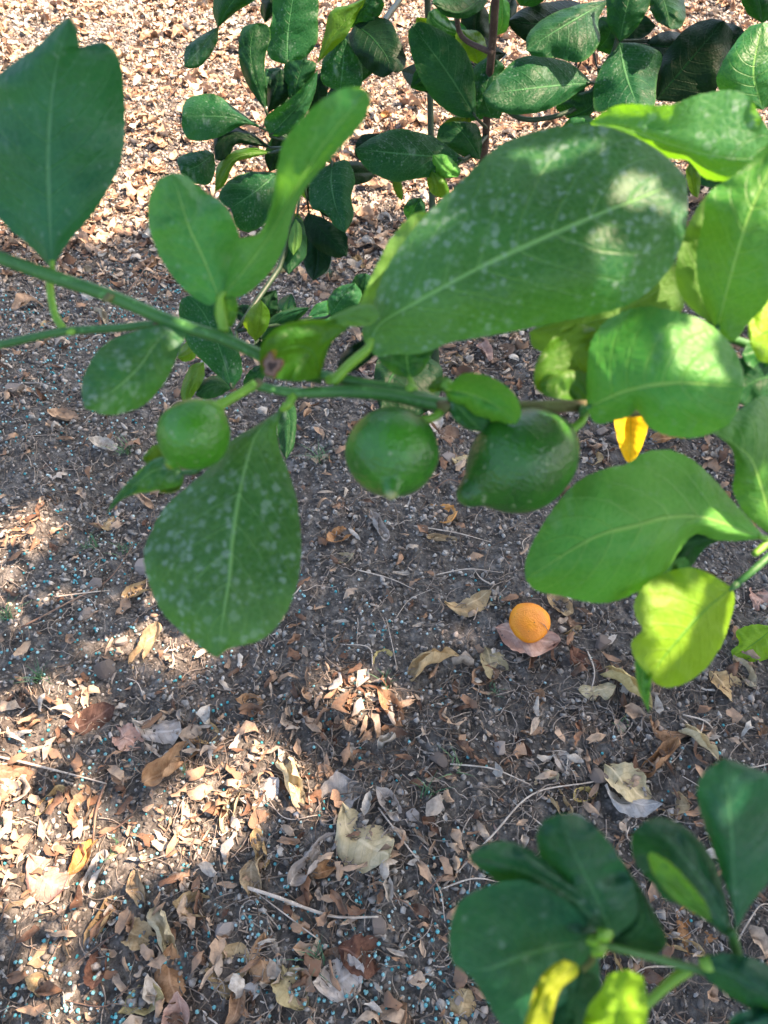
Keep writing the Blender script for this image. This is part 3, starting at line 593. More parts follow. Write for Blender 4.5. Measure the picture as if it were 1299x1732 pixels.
# ---------------------------------------------------------------- twigs
TWM = {'pale': stemmat('twig_pale', (.36, .30, .23), (.52, .46, .38), .8, 300), 'brown': stemmat('twig_brown', (.12, .07, .05), (.22, .15, .1), .8, 300)}
def twig(pts, r, mat, label=None):
    w_ = []
    for i, (px, py) in enumerate(pts):
        p, d = G(px, py); w_.append(np.array([p[0], p[1], hz(p[0], p[1])+r+.003+.003*(i % 2)]))
    b = w_[0]; o = link('twig', tube_mesh('twig', [q-b for q in w_], [r, r*.9, r*.5], TWM[mat], seg=6, n=len(pts)*6, bump=.05), None, tuple(b))
    tag(o, label, 'twig', 'dead twigs on the ground')
TW = [([(410, 1500), (470, 1520), (560, 1550), (640, 1556)], .0022, 'pale', 'long straight pale twig, thick at its left end, at lower centre'),
 ([(640, 1370), (690, 1440), (740, 1500), (752, 1560)], .0011, 'pale', 'pale twig running down right of the widest dead leaf'),
 ([(0, 1285), (60, 1298), (135, 1312), (180, 1325)], .0016, 'pale', 'pale twig across the sunlit patch at the left edge'),
 ([(178, 1318), (165, 1370), (155, 1425)], .0016, 'brown', 'reddish brown twig upright in the sunlit patch at left'),
 ([(165, 1415), (200, 1395), (225, 1380)], .0014, 'brown', 'short brown twig right of the upright reddish one'),
 ([(345, 330), (310, 395), (262, 435), (215, 500)], .0022, 'brown', 'brown twig between the left stem and the upper left leaves'),
 ([(750, 1500), (830, 1420), (900, 1350), (1010, 1325), (1090, 1285)], .0012, 'pale', 'longest thin twig rising from the foreground shoot to the right'),
 ([(760, 1300), (830, 1310), (895, 1335)], .0011, 'pale', 'thin pale twig left of the straw coloured leaf'),
 ([(745, 1505), (800, 1490), (850, 1495)], .0010, 'pale', 'short pale twig left of the foreground leaves'),
 ([(540, 1590), (500, 1560), (420, 1500)], .0009, 'pale', 'thin twig crossing the thick end of the long pale twig'),
 ([(700, 900), (770, 912), (830, 922)], .0010, 'pale', 'fine twig above left of the fallen orange'),
 ([(600, 968), (660, 985), (700, 1002)], .0010, 'pale', 'fine twig left of the fallen orange with a grassy look'),
 ([(100, 1015), (150, 1005), (185, 998)], .0012, 'pale', 'pale twig left of the big hanging leaf'),
 ([(40, 1070), (110, 1030), (180, 980), (225, 925)], .0014, 'brown', 'long brown twig rising to the big hanging leaf'),
 ([(990, 1110), (1000, 1150), (992, 1190)], .0010, 'pale', 'upright pair of thin stalks right below the orange'),
 ([(900, 1010), (950, 1000), (1010, 985)], .0010, 'pale', 'thin stalk touching the drooping leaf beside the orange'),
 ([(1150, 1215), (1190, 1230), (1215, 1262)], .0012, 'pale', 'pale bent twig near the right edge'),
 ([(1240, 1600), (1275, 1540), (1299, 1530)], .0010, 'pale', 'thin twig at the right edge behind the foreground shoot')]
for t_ in TW: twig(*t_)
nt_ = 0
for (x, y, px, py) in sample_ground(600, 60, 1740, lambda px, py: .9 if py > 1200 else .3):
    if nt_ >= 170: break
    if not (0 < px < 1299): continue
    d = G(px, py)[1]; L = RNG.uniform(.03, .10)*FPX/d; th = RNG.uniform(0, 6.28); c_ = RNG.normal(0, .5)
    cl_ = RNG.choice(['pale', 'pale', 'brown']); twig([(px, py), (px+L*.5*math.cos(th), py+L*.5*math.sin(th)*.8), (px+L*math.cos(th+c_), py+L*math.sin(th+c_)*.8)], RNG.uniform(.0005, .0012), cl_, 'thin '+str(cl_)+' twig starting '+where(px, py)); nt_ += 1

# ---------------------------------------------------------------- grass tufts
m = NT('grass_blade'); oi = m.n('ObjectInfo').outputs['Random']; m.l(m.ramp(oi, [(0, (.05, .13, .06)), (1, (.10, .20, .08))]), m.b.inputs['Base Color']); m.b.inputs['Roughness'].default_value = .6; M_GR = m.m
def tuft(px, py, n, h_, label, spread=.012):
    p, d = G(px, py); V = []; F = []
    for i in range(n):
        a = RNG.uniform(0, 6.28); r0 = RNG.random()*spread; b = np.array([r0*math.cos(a*3), r0*math.sin(a*3), 0]); hh = h_*RNG.uniform(.5, 1.1); lean = RNG.uniform(.2, 1.1)*hh; w_ = .0011
        nrm = np.array([-math.sin(a), math.cos(a), 0])*w_; k0 = len(V)
        for j in range(6):
            t = j/5; c_ = b + np.array([math.cos(a)*lean*t*t, math.sin(a)*lean*t*t, hh*t*(1-.25*t)]); V += [c_-nrm*(1-t*.95), c_+nrm*(1-t*.95)]
        F += [(k0+2*j, k0+2*j+1, k0+2*j+3, k0+2*j+2) for j in range(5)]
    o = link('grass_tuft', mesh_np('grass_tuft', np.array(V), F, M_GR), None, (p[0], p[1], hz(p[0], p[1])-.002)); tag(o, label, 'grass tuft', 'grass tufts sprouting from the soil')
for q in [(70, 1150, 26, .035, 'widest green tuft near the left edge'), (215, 765, 26, .04, 'green tuft left of the smallest lemon'), (650, 1160, 16, .03, 'green tuft at centre under a small yellowish leaf'), (540, 780, 24, .045, 'bluish tuft between the smallest and the middle lemon'),
          (835, 1168, 10, .02, 'small bright tuft below the crossing dead leaves'), (720, 1350, 12, .028, 'green tuft right of the cracked white leaf'), (540, 1620, 22, .03, 'bluish green tuft below the long pale twig'), (155, 925, 20, .035, 'thin tuft left of the big hanging leaf'),
          (1045, 1235, 10, .025, 'slender tuft above the foreground shoot'), (210, 930, 14, .025, 'dark tuft against the left side of the big hanging leaf'), (20, 1050, 22, .04, 'tuft at the left edge under the brown twig'), (310, 1300, 8, .015, 'tiny bright tuft in the sunlit stripe'),
          (195, 1435, 10, .02, 'tiny tuft at the foot of the sunlit stripe'), (765, 1300, 9, .03, 'thin tuft beside the round grey pebble at centre'), (600, 760, 12, .03, 'tuft just behind the middle lemon'), (560, 470, 14, .05, 'tuft behind the low dark leaves at upper centre'), (8, 1390, 8, .02, 'bright little plant at the left edge in the sun')]: tuft(*q)

# ---------------------------------------------------------------- fallen orange
m = NT('orange_rind'); tc = m.n('TexCoord'); O = tc.outputs['Object']
c = m.mix(m.ss(m.noise(O, 30, 3), .35, .7), (.66, .21, .003), (.76, .29, .006)); c = m.mix(m.ss(m.noise(O, 150, 3), .66, .72), c, (.16, .07, .02)); c = m.mix(m.math('MULTIPLY', m.ss(m.noise(O, 12, 2), .6, .7), .4), c, (.5, .2, .03))
m.l(c, m.b.inputs['Base Color']); m.b.inputs['Roughness'].default_value = .5; m.b.inputs['Subsurface Weight'].default_value = .1; m.b.inputs['Subsurface Scale'].default_value = .003
m.l(m.bump(m.math('ADD', m.voro(O, 420), m.noise(O, 80, 3)), .55, .0010), m.b.inputs['Normal']); M_OR = m.m
def lathe(name, prof, seg, mat, rough=.0, seed=0):
    pr = catmull(prof, 46); th = np.linspace(0, 2*math.pi, seg+1); V = np.zeros((len(pr), seg+1, 3)); UV = np.zeros((len(pr), seg+1, 2))
    for i, (r, z) in enumerate(pr):
        k = 1+rough*(vnoise(3+2*np.cos(th)+seed, 5+2*np.sin(th)+z/.012)+.3*vnoise(9+5*np.cos(th)+seed, 5*np.sin(th)+z/.005))
        V[i, :, 0] = r*np.cos(th)*k; V[i, :, 1] = r*np.sin(th)*k; V[i, :, 2] = z; UV[i, :, 0] = i/(len(pr)-1); UV[i, :, 1] = th/6.2832
    return mesh_np(name, V.reshape(-1, 3), grid_faces(len(pr), seg+1)[:, ::-1], mat, UV.reshape(-1, 2))
p, d = G(890, 1068); r = 36*d/FPX
op = [(0, r*.86), (r*.1, r*.87), (r*.35, r*.84), (r*.72, r*.62), (r*.98, r*.18), (r*.98, -.2*r), (r*.75, -.6*r), (r*.4, -.82*r), (0, -.88*r)]
orr = link('fallen_orange', lathe('fallen_orange', op, 40, M_OR, .10, 3), None, (p[0], p[1]-.003, hz(p[0], p[1])+r*.60), (.05, .05, 1.2), (1.04, .92, .66))
tag(orr, 'ripe orange fruit lying on the soil beside dead leaves', 'orange')

# =================================================================== LEMON BRANCHES
B = {}
# ---- main fruiting branch
mb = empty('lemon_branch', tuple(P(0, 583, .275))); tag(mb, 'green fruiting branch crossing the picture with blurred broad leaves and three stalks for lemons', 'lemon branch')
D0 = .262
def stem(pts, rad, mat, parent=mb, **k): return tube_px('stem', pts, rad, SM[mat], parent, **k)
stem([(-900, 120, .262), (-400, 290, .262), (-60, 410, .262), (0, 436, .262), (95, 470, .262), (190, 502, .262), (300, 548, .262), (372, 570, .262), (432, 597, .263), (490, 628, .268), (545, 640, .270)], [.0026, .0022, .0018, .0019, .0021, .0023, .0024, .0024, .0022, .0022], 'green')
stem([(-900, 620, .27), (-450, 640, .27), (-70, 592, .268), (0, 583, .268), (100, 562, .268), (200, 555, .268), (268, 548, .266), (310, 556, .263)], [.0014, .0015, .0015, .0015, .0014], 'green')
stem([(430, 652, .258), (500, 664, .259), (590, 662, .260), (660, 668, .262), (745, 684, .264), (850, 690, .268), (940, 687, .270), (1010, 688, .272)], [.0016, .0018, .0024, .0026, .0026, .0022, .0020, .0019], 'green')
stem([(535, 632, .266), (600, 646, .265), (670, 660, .265), (745, 680, .265)], [.0018, .0020, .0022, .0018], 'green')
stem([(830, 690, .2665), (900, 688, .2675), (985, 687, .270), (1120, 690, .30), (1299, 610, .33), (1400, 590, .34), (1800, 500, .36), (2400, 300, .38)], [.0022, .0023, .0023, .0023, .0025], 'knot', bump=.04)
def node_(x, y, d, r, mat='knot'):
    b = P(x, y, d); me = mesh_np('bud', pebble_mesh(int(x) % 7)[0]*r*1.1, pebble_mesh(int(x) % 7)[1], SM[mat]); return link('bud', me, mb, tuple(b-np.array(worldpos(mb))))
for q in [(186, 501, .2605, .0030, 'knot'), (266, 548, .264, .0022, 'knot'), (752, 686, .262, .0036, 'knot'), (120, 560, .2665, .0020, 'lime'), (756, 651, .255, .0030, 'lime'), (560, 640, .262, .0030, 'lime'), (434, 648, .2565, .0024, 'knot'), (1000, 687, .269, .003, 'knot'), (693, 655, .262, .0022, 'lime')]: node_(*q)

leaf(mb, [(88, 455), (84, 350), (82, 250), (92, 130), (118, 28)], [(55, 420), (0, 370), (-45, 290), (-50, 200), (0, 125), (60, 80), (100, 40)], [(115, 410), (165, 350), (205, 270), (211, 180), (203, 105), (180, 73), (150, 75), (137, 85), (130, 50)], (.266, .250, .228), (.010, .007), 'shade', pet=[(84, 480, .270), (92, 530, .270), (107, 556, .269)], pmat='lime', pr=.0013, label='broad dark leaf with a notched top at upper left')
leaf(mb, [(372, 508), (345, 440), (320, 385), (300, 320), (290, 293)], [(348, 515), (300, 478), (262, 415), (250, 355), (265, 308)], [(396, 480), (408, 440), (402, 390), (380, 348), (345, 322), (312, 296)], (.260, .252, .246), (.006, .004), 'mid', pet=[(373, 530, .262), (378, 560, .263)], pmat='lime', pr=.0016)
leaf(mb, [(374, 503), (415, 455), (455, 400), (500, 320), (550, 240), (600, 180), (622, 155)], [(385, 470), (400, 410), (440, 392), (460, 340), (470, 275), (482, 235), (525, 185), (570, 153), (605, 147)], [(410, 500), (450, 468), (480, 420), (500, 350), (530, 302), (578, 248), (612, 208), (626, 175)], (.259, .238, .212, .20), (-.006, .010), 'mid', pet=[(377, 530, .262), (380, 562, .263)], pmat='lime', pr=.0014, label='long narrow leaf reaching up to the right with sun flecks')
leaf(mb, [(378, 556), (385, 530), (392, 500)], [(366, 545), (362, 520), (372, 500)], [(395, 550), (402, 525), (400, 505)], (.264, .262, .258), (.003, .003), 'light', nu=20, teeth=.2)
leaf(mb, [(292, 550), (262, 582), (234, 622), (192, 660), (142, 690)], [(262, 550), (183, 578), (150, 618), (138, 655)], [(313, 562), (298, 608), (275, 652), (238, 688), (185, 702)], (.262, .252, .240), (.005, .008), 'spotty', label='small leaf under the left stems, dusted with white')
leaf(mb, [(540, 640), (532, 600), (510, 585), (472, 592), (438, 612)], [(505, 645), (475, 642), (445, 634)], [(560, 582), (590, 551), (553, 541), (502, 543), (465, 556), (443, 582)], (.264, .254, .246, .244), (.004, -.010), 'scar', teeth=.2, label='cupped yellow green leaf with a round brown scar')
m = NT('scar_tissue'); uv = m.n('SeparateXYZ'); tc = m.n('TexCoord'); m.l(tc.outputs['UV'], uv.inputs[0])
m.l(m.ramp(m.math('ADD', uv.outputs[0], m.math('MULTIPLY', m.math('SUBTRACT', m.noise(tc.outputs['Object'], 900, 3), .5), .9)), [(0, (.02, .012, .01)), (.3, (.05, .03, .02)), (.5, (.22, .15, .11)), (.7, (.09, .045, .025)), (1, (.22, .13, .04))]), m.b.inputs['Base Color']); m.b.inputs['Roughness'].default_value = .8
lfs = [o for o in col.objects if o.name.startswith('leaf') and o.data and o.data.materials[0] == LM['scar']][0]; wp = worldpos(lfs)
sc_o = link('scar', lathe('scar', [(0, .0009), (.0010, .0011), (.0022, .0008), (.0034, .0002), (.0036, -.0008)], 28, m.m, .7, 4), lfs, tuple(Vector(P(461, 619, .2415))-wp), (math.pi/2-PITCH+.25, -.15, 0))
leaf(mb, [(548, 546), (592, 536), (643, 535)], [(570, 530), (605, 516), (632, 517)], [(588, 552), (625, 550)], (.249, .244, .240), (.003, .002), 'pale', nu=30, teeth=.2)
leaf(mb, [(622, 590), (643, 548), (700, 514), (815, 452), (950, 390), (1084, 334), (1162, 303)], [(612, 560), (628, 525), (640, 485), (662, 440), (708, 377), (778, 307), (842, 248), (901, 223), (977, 210), (1041, 218), (1095, 242), (1138, 274)], [(640, 604), (668, 600), (718, 597), (761, 579), (815, 570), (901, 554), (977, 538), (1047, 522), (1095, 495), (1138, 447), (1160, 388), (1163, 335)], (.258, .244, .238, .236, .240, .250), (.016, .008), 'spotty', pet=[(590, 618, .260), (562, 648, .262)], pmat='lime', pr=.0018, label='largest leaf, dark green with white residue spots and a sunlit upper corner')
leaf(mb, [(566, 636), (600, 600), (650, 570)], [(578, 600), (612, 575)], [(600, 628), (640, 596)], (.266, .262, .262), (.003, .006), 'darker', nu=30, teeth=.2)
leaf(mb, [(634, 548), (665, 480), (705, 420), (755, 368)], [(608, 522), (625, 475), (659, 407), (690, 370), (714, 358)], [(700, 530), (760, 460), (780, 400)], (.268, .262, .262), (.004, .004), 'pale')
leaf(mb, [(693, 640), (688, 600), (690, 540)], [(665, 632), (638, 603), (628, 570)], [(713, 630), (730, 600), (738, 565)], (.268, .268, .270), (.004, .004), 'green', pet=[(703, 664, .265)], pmat='lime')
leaf(mb, [(752, 660), (800, 668), (845, 690), (872, 718)], [(785, 632), (830, 638), (868, 664), (882, 698)], [(765, 690), (800, 708), (845, 716)], (.256, .248, .243), (-.016, .014), 'light', teeth=.2)
leaf(mb, [(758, 662), (782, 696), (818, 732)], [(800, 668), (832, 705)], [(762, 700), (786, 724)], (.260, .258, .258), (.003, .003), 'green', nu=30, teeth=.3)
leaf(mb, [(762, 668), (748, 652), (722, 656)], [(762, 640), (738, 640)], [(745, 662), (730, 664)], (.258, .254, .256), (.002, .002), 'olive', nu=24, teeth=.2)
leaf(mb, [(1008, 650), (975, 615), (962, 580), (978, 546)], [(1000, 674), (960, 676), (920, 668), (904, 650), (908, 612), (940, 567)], [(1030, 610), (1022, 566)], (.262, .258, .256), (-.004, .004), 'olive', teeth=.3)
leaf(mb, [(1000, 632), (960, 628), (912, 650)], [(960, 624), (925, 632)], [(1000, 672), (960, 676), (922, 668)], (.259, .255, .254), (.001, -.003), 'olive', nu=30, teeth=.2)
leaf(mb, [(992, 690), (1060, 662), (1150, 648), (1258, 655)], [(993, 630), (1000, 578), (1031, 538), (1084, 519), (1138, 525), (1192, 544), (1235, 581), (1256, 625)], [(1010, 716), (1060, 706), (1078, 693), (1094, 720), (1131, 737), (1169, 741), (1207, 731), (1240, 709)], (.252, .234, .236), (.014, .010), 'light', pet=[(985, 700, .262), (985, 690, .268)], label='broad rounded light green leaf at right of centre')
leaf(mb, [(895, 562), (1000, 545), (1100, 500), (1155, 448)], [(950, 520), (1060, 470), (1120, 440)], [(905, 590), (960, 602), (1040, 580), (1150, 530)], (.285, .280, .280), (.004, .004), 'pale')

# ---- lemons (each hangs from the branch: a thing of its own)
def lemon(cx, cy, d, r, length, nip_dir, stalk_pts, label, cols, seed, nip=.16, fat=1.):
    ax = CR*nip_dir[0] + CU*nip_dir[1] + (-CF)*nip_dir[2]; ax = Vector(ax/np.linalg.norm(ax)); c = P(cx, cy, d)
    h_ = length/2; b = h_
    prof = [(0, -b*.93), (r*.10, -b*.945), (r*.20, -b*.955), (r*.45, -b*.87), (r*.80, -b*.58), (r*.985, -b*.15), (r*.97, b*.22), (r*.76, b*.58), (r*(.44+.08*(fat-1)), b*.82), (r*.24*fat, b*.90), (r*.19*fat, b*(.93+nip*.3)), (r*.14*fat, b*(.96+nip*.6)), (r*.06, b*(.98+nip*.8)), (0, b*(.985+nip*.8))]
    prof = [(x, -z) for x, z in prof][::-1]; prof = [(x, -z) for x, z in prof][::-1]
    e = empty('green_lemon', tuple(c)); tag(e, label, 'lemon', 'unripe lemons hanging from the fruiting branch')
    me = lathe('rind', prof, 44, lemonmat('lemon_rind', *cols), .06, seed)
    q = ax.to_track_quat('Z', 'Y'); o = link('rind', me, e); o.rotation_mode = 'QUATERNION'; o.rotation_quaternion = q
    base = c - np.array(ax)*b*.93
    pts = [base-c] + [P(*s)-c for s in stalk_pts]
    link('stalk', tube_mesh('stalk', pts, [.0022, .0016, .0015, .0019], SM['lime'], n=16), e)
    cal = lathe('calyx', [(0, -.0012), (.0022, -.0010), (.0034, -.0001), (.0038, .0007), (.0030, .0012)], 10, SM['lime'], .3, seed)
    k = link('calyx', cal, e, tuple(Vector(base-c)-ax*.0004)); k.rotation_mode = 'QUATERNION'; k.rotation_quaternion = q
# ((.030, .16, .010), (.055, .24, .012), (.25, .32, .03))
lemon(327, 736, .250, .0119, .0262, (-.50, -.72, .2), [(395, 672, .254), (432, 650, .257)], 'smallest green lemon, leftmost, above the big hanging leaf', ((.040, .19, .010), (.06, .25, .012), (.25, .32, .03)), 1, .10)
lemon(663, 766, .252, .0157, .0325, (-.02, -.76, .62), [(728, 708, .262), (750, 690, .264)], 'green lemon with pale tip facing the viewer, middle of the three', ((.022, .13, .012), (.045, .21, .012), (.35, .36, .16)), 2, .32, 1.1)
lemon(882, 780, .264, .0182, .0445, (-.84, -.52, .15), [(984, 712, .268), (990, 690, .271)], 'darkest and longest green lemon, pointed left, rightmost of the three', ((.016, .095, .010), (.030, .145, .012), (.06, .20, .03)), 3, .30, 1.5)

# ---- leaves hanging below the main branch
leaf(mb, [(488, 684), (442, 722), (422, 762), (405, 833), (393, 916), (388, 976), (377, 1045), (368, 1112)], [(433, 720), (386, 749), (349, 796), (285, 851), (252, 906), (243, 939), (252, 985), (275, 1036), (312, 1073), (352, 1104)], [(474, 700), (470, 745), (493, 814), (506, 870), (509, 939), (502, 990), (479, 1045), (442, 1082), (390, 1096)], (.258, .262, .256, .250, .252), (.010, .008), 'spotty', pet=[(496, 668, .259)], pmat='lime', pr=.0016, label='big broad leaf hanging below the smallest lemon, spotted white')
leaf(mb, [(312, 800), (270, 792), (225, 822), (180, 868)], [(275, 773), (234, 797), (197, 838)], [(305, 820), (266, 830), (215, 840)], (.285, .280, .280), (.004, .004), 'spotty', pet=[(340, 790, .285), (360, 720, .275)])
leaf(mb, [(310, 805), (290, 790), (240, 775)], [(290, 760), (262, 752)], [(290, 812), (262, 800)], (.292, .290, .290), (.003, .003), 'olive', nu=24)
leaf(mb, [(312, 800), (298, 820), (268, 834)], [(292, 805)], [(306, 826), (290, 834)], (.290, .290, .290), (.002, .002), 'olive', nu=24)
leaf(mb, [(1066, 690), (1067, 740), (1066, 785)], [(1040, 700), (1044, 742), (1056, 775)], [(1097, 705), (1088, 750), (1074, 778)], (.40, .40, .405), (-.012, -.012), 'yellow', teeth=.2, pet=[(1070, 660, .38), (1060, 640, .36)], label='yellow folded leaf hanging behind the rounded light leaf')

# ---- branch at the right edge
rb = empty('side_branch', tuple(P(1400, 930, .30))); tag(rb, 'light green leafy branch entering at the right edge, with sunlit lime and drooping leaves', 'lemon branch')
def rstem(*a, **k): return tube_px('stem', a[0], a[1], SM[a[2]], rb, **k)
rstem([(2400, 560, .34), (1800, 700, .32), (1400, 860, .30), (1330, 915, .29), (1285, 955, .285), (1243, 990, .283)], [.0034, .003, .0022, .0020, .0018, .0013], 'green')
rstem([(1340, 905, .29), (1300, 918, .285), (1285, 930, .283), (1275, 938, .282)], [.0018, .0014, .0016, .0012], 'lime')
rstem([(1340, 905, .29), (1330, 700, .30), (1290, 600, .31), (1215, 565, .30), (1205, 548, .285)], [.0024, .0022, .002, .0018, .0015], 'green')
leaf(rb, [(1296, 911), (1263, 900), (1188, 876), (1128, 876), (1075, 889), (1000, 911), (889, 980)], [(1240, 848), (1207, 810), (1169, 776), (1128, 761), (1090, 765), (1058, 786), (1025, 792), (978, 814), (940, 855), (906, 908), (889, 950)], [(1244, 915), (1210, 913), (1177, 903), (1150, 930), (1128, 964), (1098, 990), (1053, 1013), (1008, 1020), (944, 1007), (906, 998)], (.283, .270, .262, .262, .270), (.010, .014), 'light', pet=[(1305, 915, .286)], pmat='lime', label='broad leaf drooping left above the fallen orange')
leaf(rb, [(1225, 910), (1180, 915), (1148, 930), (1120, 975)], [(1170, 895), (1140, 910)], [(1190, 930), (1165, 965), (1140, 985)], (.284, .284, .284), (.004, .008), 'dark', nu=30)  # dark piece put in for the shaded fold of the drooping leaf
leaf(rb, [(1238, 994), (1190, 1035), (1150, 1080), (1118, 1118), (1102, 1148)], [(1203, 972), (1169, 960), (1128, 968), (1090, 990), (1073, 1020), (1076, 1045), (1086, 1065), (1068, 1086), (1072, 1110), (1086, 1130)], [(1243, 1012), (1238, 1039), (1222, 1088), (1195, 1129), (1161, 1155), (1128, 1163), (1108, 1155)], (.282, .272, .270), (-.006, .012), 'lime', pet=[(1246, 988, .283)], label='bright lime leaf in direct sun with a bitten left edge')
leaf(rb, [(1090, 1128), (1086, 1162), (1098, 1207)], [(1074, 1118), (1080, 1165)], [(1102, 1142), (1099, 1178)], (.270, .272, .275), (.003, -.003), 'light', nu=30, teeth=.3)
leaf(rb, [(1212, 562), (1235, 470), (1265, 370), (1300, 290), (1330, 225)], [(1186, 499), (1178, 436), (1189, 372), (1200, 325), (1243, 296), (1299, 243)], [(1240, 577), (1268, 544), (1299, 509), (1345, 420), (1365, 320)], (.262, .240, .236), (.010, .006), 'light', pet=[(1206, 580, .275)])
leaf(rb, [(1206, 552), (1190, 480), (1205, 390), (1232, 322)], [(1160, 512), (1143, 470), (1150, 415), (1172, 365), (1198, 328)], [(1220, 500), (1235, 420)], (.268, .262, .260), (.006, .002), 'pale', pet=[(1208, 580, .275)])
leaf(rb, [(998, 208), (1064, 221), (1130, 243), (1195, 262), (1270, 268), (1325, 250)], [(1023, 187), (1057, 176), (1127, 178), (1178, 161), (1230, 152), (1265, 162), (1282, 190), (1305, 225)], [(1040, 242), (1133, 268), (1165, 272), (1190, 300), (1228, 306), (1258, 292), (1295, 285)], (.285, .275, .270, .275), (-.004, .018), 'spotty', label='wavy leaf at top right, its tip and lower edge in sun')
leaf(rb, [(1308, 908), (1290, 830), (1265, 770), (1206, 732)], [(1263, 872), (1240, 830), (1244, 790), (1236, 757)], [(1350, 840), (1345, 740), (1299, 672), (1255, 690)], (.280, .262, .256), (.006, .010), 'light')
leaf(rb, [(1330, 560), (1300, 560), (1268, 580)], [(1320, 500), (1285, 510), (1266, 545)], [(1320, 610), (1285, 610)], (.275, .270, .268), (.004, .006), 'lime', nu=30)
leaf(rb, [(1350, 640), (1290, 640), (1240, 668)], [(1300, 590), (1258, 600), (1245, 630)], [(1310, 690), (1265, 690)], (.300, .296, .292), (.004, .006), 'dark', nu=40)
leaf(rb, [(1340, 600), (1290, 590), (1255, 600)], [(1300, 565), (1268, 578)], [(1300, 620), (1268, 620)], (.29, .29, .288), (.003, .003), 'green', nu=30)

# ---- blurred foreground shoot, nearest the lens
fb = empty('foreground_shoot', tuple(P(1330, 1690, .21))); tag(fb, 'blurred leafy shoot closest to the viewer at lower right, with two sunlit yellow leaves', 'lemon branch')
def fstem(pts, rad, mat, **k): return tube_px('stem', pts, rad, SM[mat], fb, **k)
fstem([(2300, 2050, .25), (1800, 1920, .225), (1400, 1740, .205), (1320, 1690, .200), (1240, 1655, .196), (1180, 1640, .194), (1100, 1618, .192), (1030, 1600, .190), (995, 1585, .190)], [.0020, .0019, .0017, .0014, .0012, .0010], 'green')
fstem([(1250, 1625, .197), (1243, 1600, .195), (1238, 1575, .193)], [.0014, .0013, .0012], 'green')
fstem([(1165, 1638, .194), (1130, 1665, .195), (1085, 1710, .196), (1060, 1760, .198)], [.0016, .0012, .0011, .001], 'lime')
fstem([(1258, 1660, .197), (1250, 1625, .197)], [.0013, .0014], 'green')
fstem([(1010, 1592, .189), (1000, 1625, .186), (985, 1640, .186)], [.0010, .0009, .0008], 'knot')
def fl(*a, **k): return leaf(fb, *a, **k)
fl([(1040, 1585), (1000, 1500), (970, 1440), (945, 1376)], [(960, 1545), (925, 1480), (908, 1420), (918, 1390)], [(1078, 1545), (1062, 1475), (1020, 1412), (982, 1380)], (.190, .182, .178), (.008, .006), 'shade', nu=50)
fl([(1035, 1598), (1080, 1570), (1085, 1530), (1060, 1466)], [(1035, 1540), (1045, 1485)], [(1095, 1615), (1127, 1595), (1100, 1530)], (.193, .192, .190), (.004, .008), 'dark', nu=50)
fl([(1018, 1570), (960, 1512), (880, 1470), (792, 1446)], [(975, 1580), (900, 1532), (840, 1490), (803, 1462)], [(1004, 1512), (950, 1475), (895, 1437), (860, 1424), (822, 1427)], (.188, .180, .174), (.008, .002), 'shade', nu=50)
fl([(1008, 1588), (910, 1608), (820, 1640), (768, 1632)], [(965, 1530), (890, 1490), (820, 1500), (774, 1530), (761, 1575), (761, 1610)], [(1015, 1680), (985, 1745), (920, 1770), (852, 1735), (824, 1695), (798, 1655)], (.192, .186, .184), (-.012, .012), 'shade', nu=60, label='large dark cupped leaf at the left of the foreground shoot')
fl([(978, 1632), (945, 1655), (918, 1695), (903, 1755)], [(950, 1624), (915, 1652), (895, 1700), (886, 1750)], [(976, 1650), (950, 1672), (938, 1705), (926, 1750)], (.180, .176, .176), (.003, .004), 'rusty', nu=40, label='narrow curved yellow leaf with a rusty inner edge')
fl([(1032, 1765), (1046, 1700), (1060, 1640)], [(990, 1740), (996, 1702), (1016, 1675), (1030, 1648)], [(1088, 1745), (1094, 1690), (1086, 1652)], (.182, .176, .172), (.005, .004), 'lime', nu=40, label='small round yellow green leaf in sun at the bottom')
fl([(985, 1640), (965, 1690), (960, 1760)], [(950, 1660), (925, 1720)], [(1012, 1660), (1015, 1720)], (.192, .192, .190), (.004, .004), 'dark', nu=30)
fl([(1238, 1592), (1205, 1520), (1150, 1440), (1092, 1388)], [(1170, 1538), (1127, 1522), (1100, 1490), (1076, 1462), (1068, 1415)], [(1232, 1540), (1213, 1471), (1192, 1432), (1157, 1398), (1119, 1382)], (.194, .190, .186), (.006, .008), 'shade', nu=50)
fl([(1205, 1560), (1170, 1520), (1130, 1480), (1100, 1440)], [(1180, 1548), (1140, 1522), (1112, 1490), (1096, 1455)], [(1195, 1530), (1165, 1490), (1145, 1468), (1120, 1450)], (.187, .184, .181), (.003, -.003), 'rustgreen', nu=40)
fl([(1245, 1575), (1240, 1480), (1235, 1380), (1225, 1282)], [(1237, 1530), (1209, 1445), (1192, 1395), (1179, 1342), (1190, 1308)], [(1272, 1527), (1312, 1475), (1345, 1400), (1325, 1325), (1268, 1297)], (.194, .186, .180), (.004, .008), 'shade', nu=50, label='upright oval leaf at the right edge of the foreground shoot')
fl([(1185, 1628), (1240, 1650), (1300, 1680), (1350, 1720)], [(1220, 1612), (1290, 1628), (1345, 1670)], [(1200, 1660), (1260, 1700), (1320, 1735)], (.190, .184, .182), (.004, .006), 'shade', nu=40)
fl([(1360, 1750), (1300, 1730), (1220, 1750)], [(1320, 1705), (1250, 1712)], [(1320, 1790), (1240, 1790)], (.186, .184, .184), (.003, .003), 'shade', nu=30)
for x, y, z in [(1003, 1590, .184), (1022, 1580, .183), (1012, 1605, .184), (1195, 1628, .19)]:
    b = P(x, y, z); v, f = pebble_mesh(int(x) % 5); link('bud', mesh_np('bud', v*.0026, f, SM['lime']), fb, tuple(b-np.array(worldpos(fb))))

